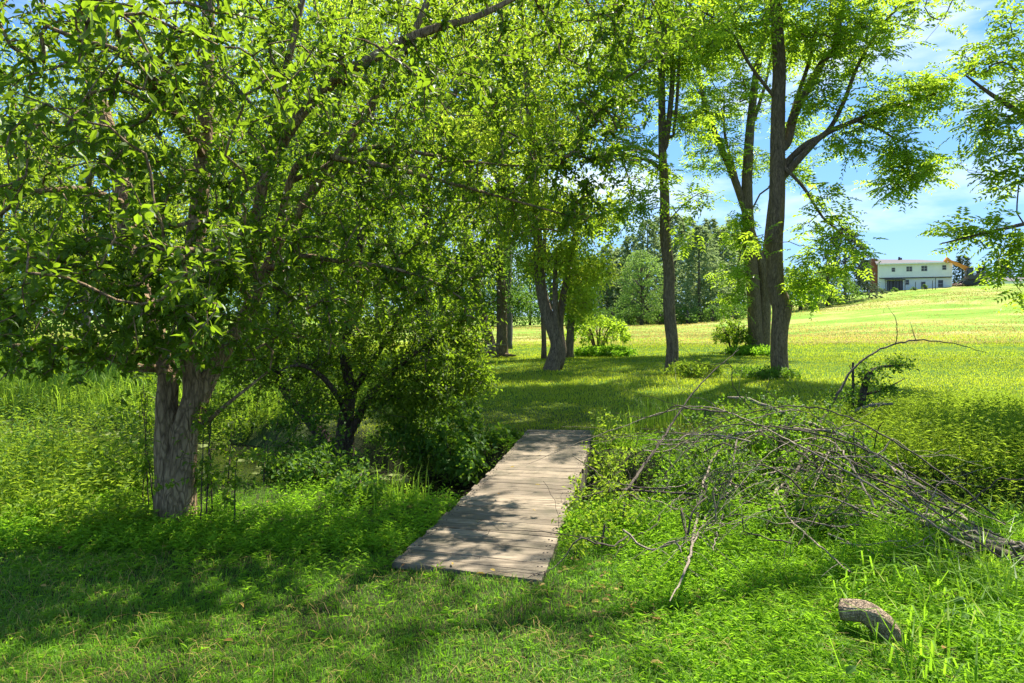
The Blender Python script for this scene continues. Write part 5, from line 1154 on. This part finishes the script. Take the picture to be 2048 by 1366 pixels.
x, y = keep(x, y, (R.uniform(0, 1, len(x)) < .45 + .5 * patch(x, y, 2)) & (dd > .55) & ~on_bridge(x, y, .04) & ~((y > 8.8) & (x > -1.2) & (x < 3.0)) & ~((x < -2.0) & (x > -5.5) & (y > 6.7) & (y < 11) & (x > -.49 * y) ))
hgt = (.10 + .12 * sstep(1.5, .6, dd[0] if False else chan_d(x, y))) * R.uniform(.6, 1.4, len(x))
plants(x, y, hgt, 6, .062, .018, M['cover'], 'leafy green plants crowding both banks of the stream', 'bank_plants')
x, y = scatter(2600, 1.9, 7.0, .82, .4)
x, y = keep(x, y, (R.uniform(0, 1, len(x)) < .9 * sstep(.7, 1.6, x)) & (chan_d(x, y) > .6) & ~on_bridge(x, y, .06) & (patch(x, y, 1.8, 4) > .42) & (np.hypot(x - 1.75, y - 3.0) > .5))
plants(x, y, R.uniform(.10, .24, len(x)), 5, .085, .055, M['bramble'], 'broad dark green weed leaves poking through the right foreground', 'broad_weeds', hi=True, leafup=.1)
x, y = scatter(9000, 1.9, 6.2, .82, .4)
x, y = keep(x, y, (x > 1.3 + .3 * wav(x, y, 2)) & (R.uniform(0, 1, len(x)) < sstep(1.2, 2.6, x)) & (chan_d(x, y) > .7)); k = len(x); g = Geo()
add_blades(g, np.stack([x, y, gz(x, y)], 1), R.uniform(.14, .36, k), R.uniform(.006, .013, k), R.uniform(.4, 1.3, k), R.uniform(.1, 1, k))
tag(g.build('long_grass', M['cover']), 'long arching grass blades in the lower right corner', 'grass', kind='stuff')
# 3. sunlit weeds at the right behind the pile
x = R.uniform(2.2, 9.5, 22000); y = R.uniform(5.0, 12.5, 22000)
x, y = keep(x, y, (chan_d(x, y) > .5) & (R.uniform(0, 1, len(x)) < .4 + .6 * patch(x, y, 1.5, 2)) & (y < 8 + .55 * x) & (x / y > .30))
plants(x, y, R.uniform(.12, .42, len(x)) * (.6 + .6 * patch(x, y, 1.2)), 6, .085, .024, M['weed'], 'yellow-green sunlit weeds right of the brush pile', 'weeds', leafup=.05)
# 4. tall meadow weeds at the left
x, y = scatter(42000, 5.0, 16, .80, .5)
x, y = keep(x, y, (x < -2.75 + .25 * np.sin(y * 3)) & ~((x > -.52 * y) & (y > 6.6) & (y < 10.6)) & (y > 5.0 + .25 * wav(x, 0 * x, 2)) & (chan_d(x, y) > .75) & (R.uniform(0, 1, len(x)) < .5 + .5 * patch(x, y, 1.6, 5)))
plants(x, y, R.uniform(.22, .62, len(x)) * (.65 + .5 * patch(x, y, 1.1)) * np.interp(y, [5, 6.5], [.45, 1]), 7, .09, .034, M['weed'], 'tall yellowish leafy weeds left of the apple trunk', 'meadow_weeds', leafup=.05)
x, y = scatter(4200, 5.1, 12, .80, .5)
x, y = keep(x, y, (x < -.3 * y - 1.3) & (chan_d(x, y) > .8) & (patch(x, y, 2.4, 3) > .45))
plants(x, y, R.uniform(.35, .85, len(x)) * np.interp(y, [5, 6.5], [.6, 1]), 9, .07, .03, M['bramble'], 'taller dark leafy stems standing in the left meadow weeds', 'tall_weeds', leafup=.45, hi=True)
x, y = scatter(60000, 7.5, 34, .80, 1)
x, y = keep(x, y, (x < -.26 * y - .6) & (chan_d(x, y) > 1.0) & ~pond_view(x, y))
k = len(x); g = Geo(); add_blades(g, np.stack([x, y, gz(x, y)], 1), R.uniform(.25, .85, k), R.uniform(.010, .024, k) * np.interp(y, [7, 30], [.8, 1.8]), R.uniform(.1, .8, k), R.uniform(0, 1, k))
tag(g.build('meadow_grass', M['reed']), 'tall pale green marsh grass of the left meadow', 'grass', kind='stuff')
# 5. grass clumps by the bridge and along the stream
g = Geo()
for px, py, D, n_, h in [(1310, 830, 9.6, 110, .55), (1350, 800, 10.2, 90, .55), (1260, 830, 9.4, 80, .45), (1215, 850, 8.6, 90, .45), (1200, 900, 7.4, 80, .4), (1240, 870, 8.4, 70, .5), (760, 930, 6.7, 110, .4), (810, 980, 6.0, 90, .34), (860, 960, 6.3, 50, .3), (1180, 960, 6.2, 60, .3),
                         (1950, 930, 6.6, 80, .5), (2030, 960, 6.0, 80, .55), (1980, 1180, 4.0, 70, .35), (2030, 1260, 3.5, 60, .35), (1900, 1110, 4.6, 60, .35), (1400, 800, 11, 80, .4), (840, 820, 9.2, 40, .5)]:
    c = P(px, py, D); xx = c[0] + R.normal(size=n_) * .16; yy = c[1] + R.normal(size=n_) * .16
    ok = ~on_bridge(xx, yy, .0); xx, yy = xx[ok], yy[ok]; k = len(xx)
    add_blades(g, np.stack([xx, yy, gz(xx, yy)], 1), h * R.uniform(.5, 1.3, k), R.uniform(.005, .010, k), R.uniform(.1, .9, k), R.uniform(.2, 1, k))
tag(g.build('tall_grass', M['reed']), 'arching tufts of tall grass beside the bridge and the stream', 'grass', kind='stuff')
# 6. lawn
x, y = scatter(420000, 8.2, 46, .80, 1.0, pw=1.6)
x, y = keep(x, y, (x > -.30 * y - .8) & (chan_d(x, y) > 1.15) & ~on_bridge(x, y, .03) & ~((x > 3) & (y < 11.5)))
k = len(x); s_ = np.interp(y, [8, 20, 45], [1, 1.7, 3.4]); g = Geo()
add_blades(g, np.stack([x, y, gz(x, y)], 1), (.035 + .03 * patch(x, y, 1.3)) * R.uniform(.6, 1.4, k) * np.interp(y, [8, 45], [1, 1.6]), R.uniform(.005, .009, k) * s_, R.uniform(.3, 1.4, k), np.clip(R.uniform(0, .5, k) + .5 * sstep(.25, .8, patch(x, y, .9, 7)), 0, 1))
tag(g.build('lawn_grass', M['lawn']), 'mown lawn between the stream and the hay field', 'grass', kind='stuff')
# 7. hay field
x, y = scatter(260000, 36, 132, .80, 2, pw=1.7)
k = len(x); x, y = keep(x, y, R.uniform(0, 1, k) < .35 + .65 * patch(x, y, .35)); k = len(x); s_ = y / 45; g = Geo()
add_blades(g, np.stack([x, y, gz(x, y)], 1), R.uniform(.05, .15, k) * (.6 + .7 * patch(x, y, .22, 4)), R.uniform(.02, .05, k) * s_, R.uniform(.2, 1.2, k), np.clip(sstep(.3, .6, patch(x * .5, y, .3, 9)) * .65 + .55 * sstep(.35, .65, patch(x * .35, y, .8, 1)) - .05 + R.normal(size=k) * .12, 0, 1))
tag(g.build('field_grass', M['hay']), 'sunlit rough grass with straw-coloured patches on the rising field', 'grass', kind='stuff')
# 8. fallen leaves
x, y = scatter(120, 1.9, 9, .7, .3); k = len(x); ob = on_bridge(x, y, -.05); z = np.where(ob, .085, gz(x, y) + .05)
x = np.concatenate([x, R.uniform(.3, 1.0, 90)]); y = np.concatenate([y, R.uniform(3.6, 4.6, 90)]); z = np.concatenate([z, gz(x[k:], y[k:]) + .02]); k = len(x)
ok = ~(on_bridge(x, y, .02) & (z < .08)) & (chan_d(x, y) > .6) | (z == .085); x, y, z = x[ok], y[ok], z[ok]; k = len(x)
g = Geo(); add_leaves(g, np.stack([x, y, z], 1), np.stack([R.normal(size=k), R.normal(size=k), np.zeros(k)], 1), up_normals(k, .25), R.uniform(.03, .06, k), R.uniform(.018, .034, k), R.uniform(0, 1, k) ** 1.3, T_HI)
tag(g.build('fallen_leaves', M['litter']), 'scattered yellow and brown fallen leaves on the grass and deck', 'leaves', kind='stuff')
print('scene built', sum(len(o.data.polygons) for o in COL.objects if o.type == 'MESH'))
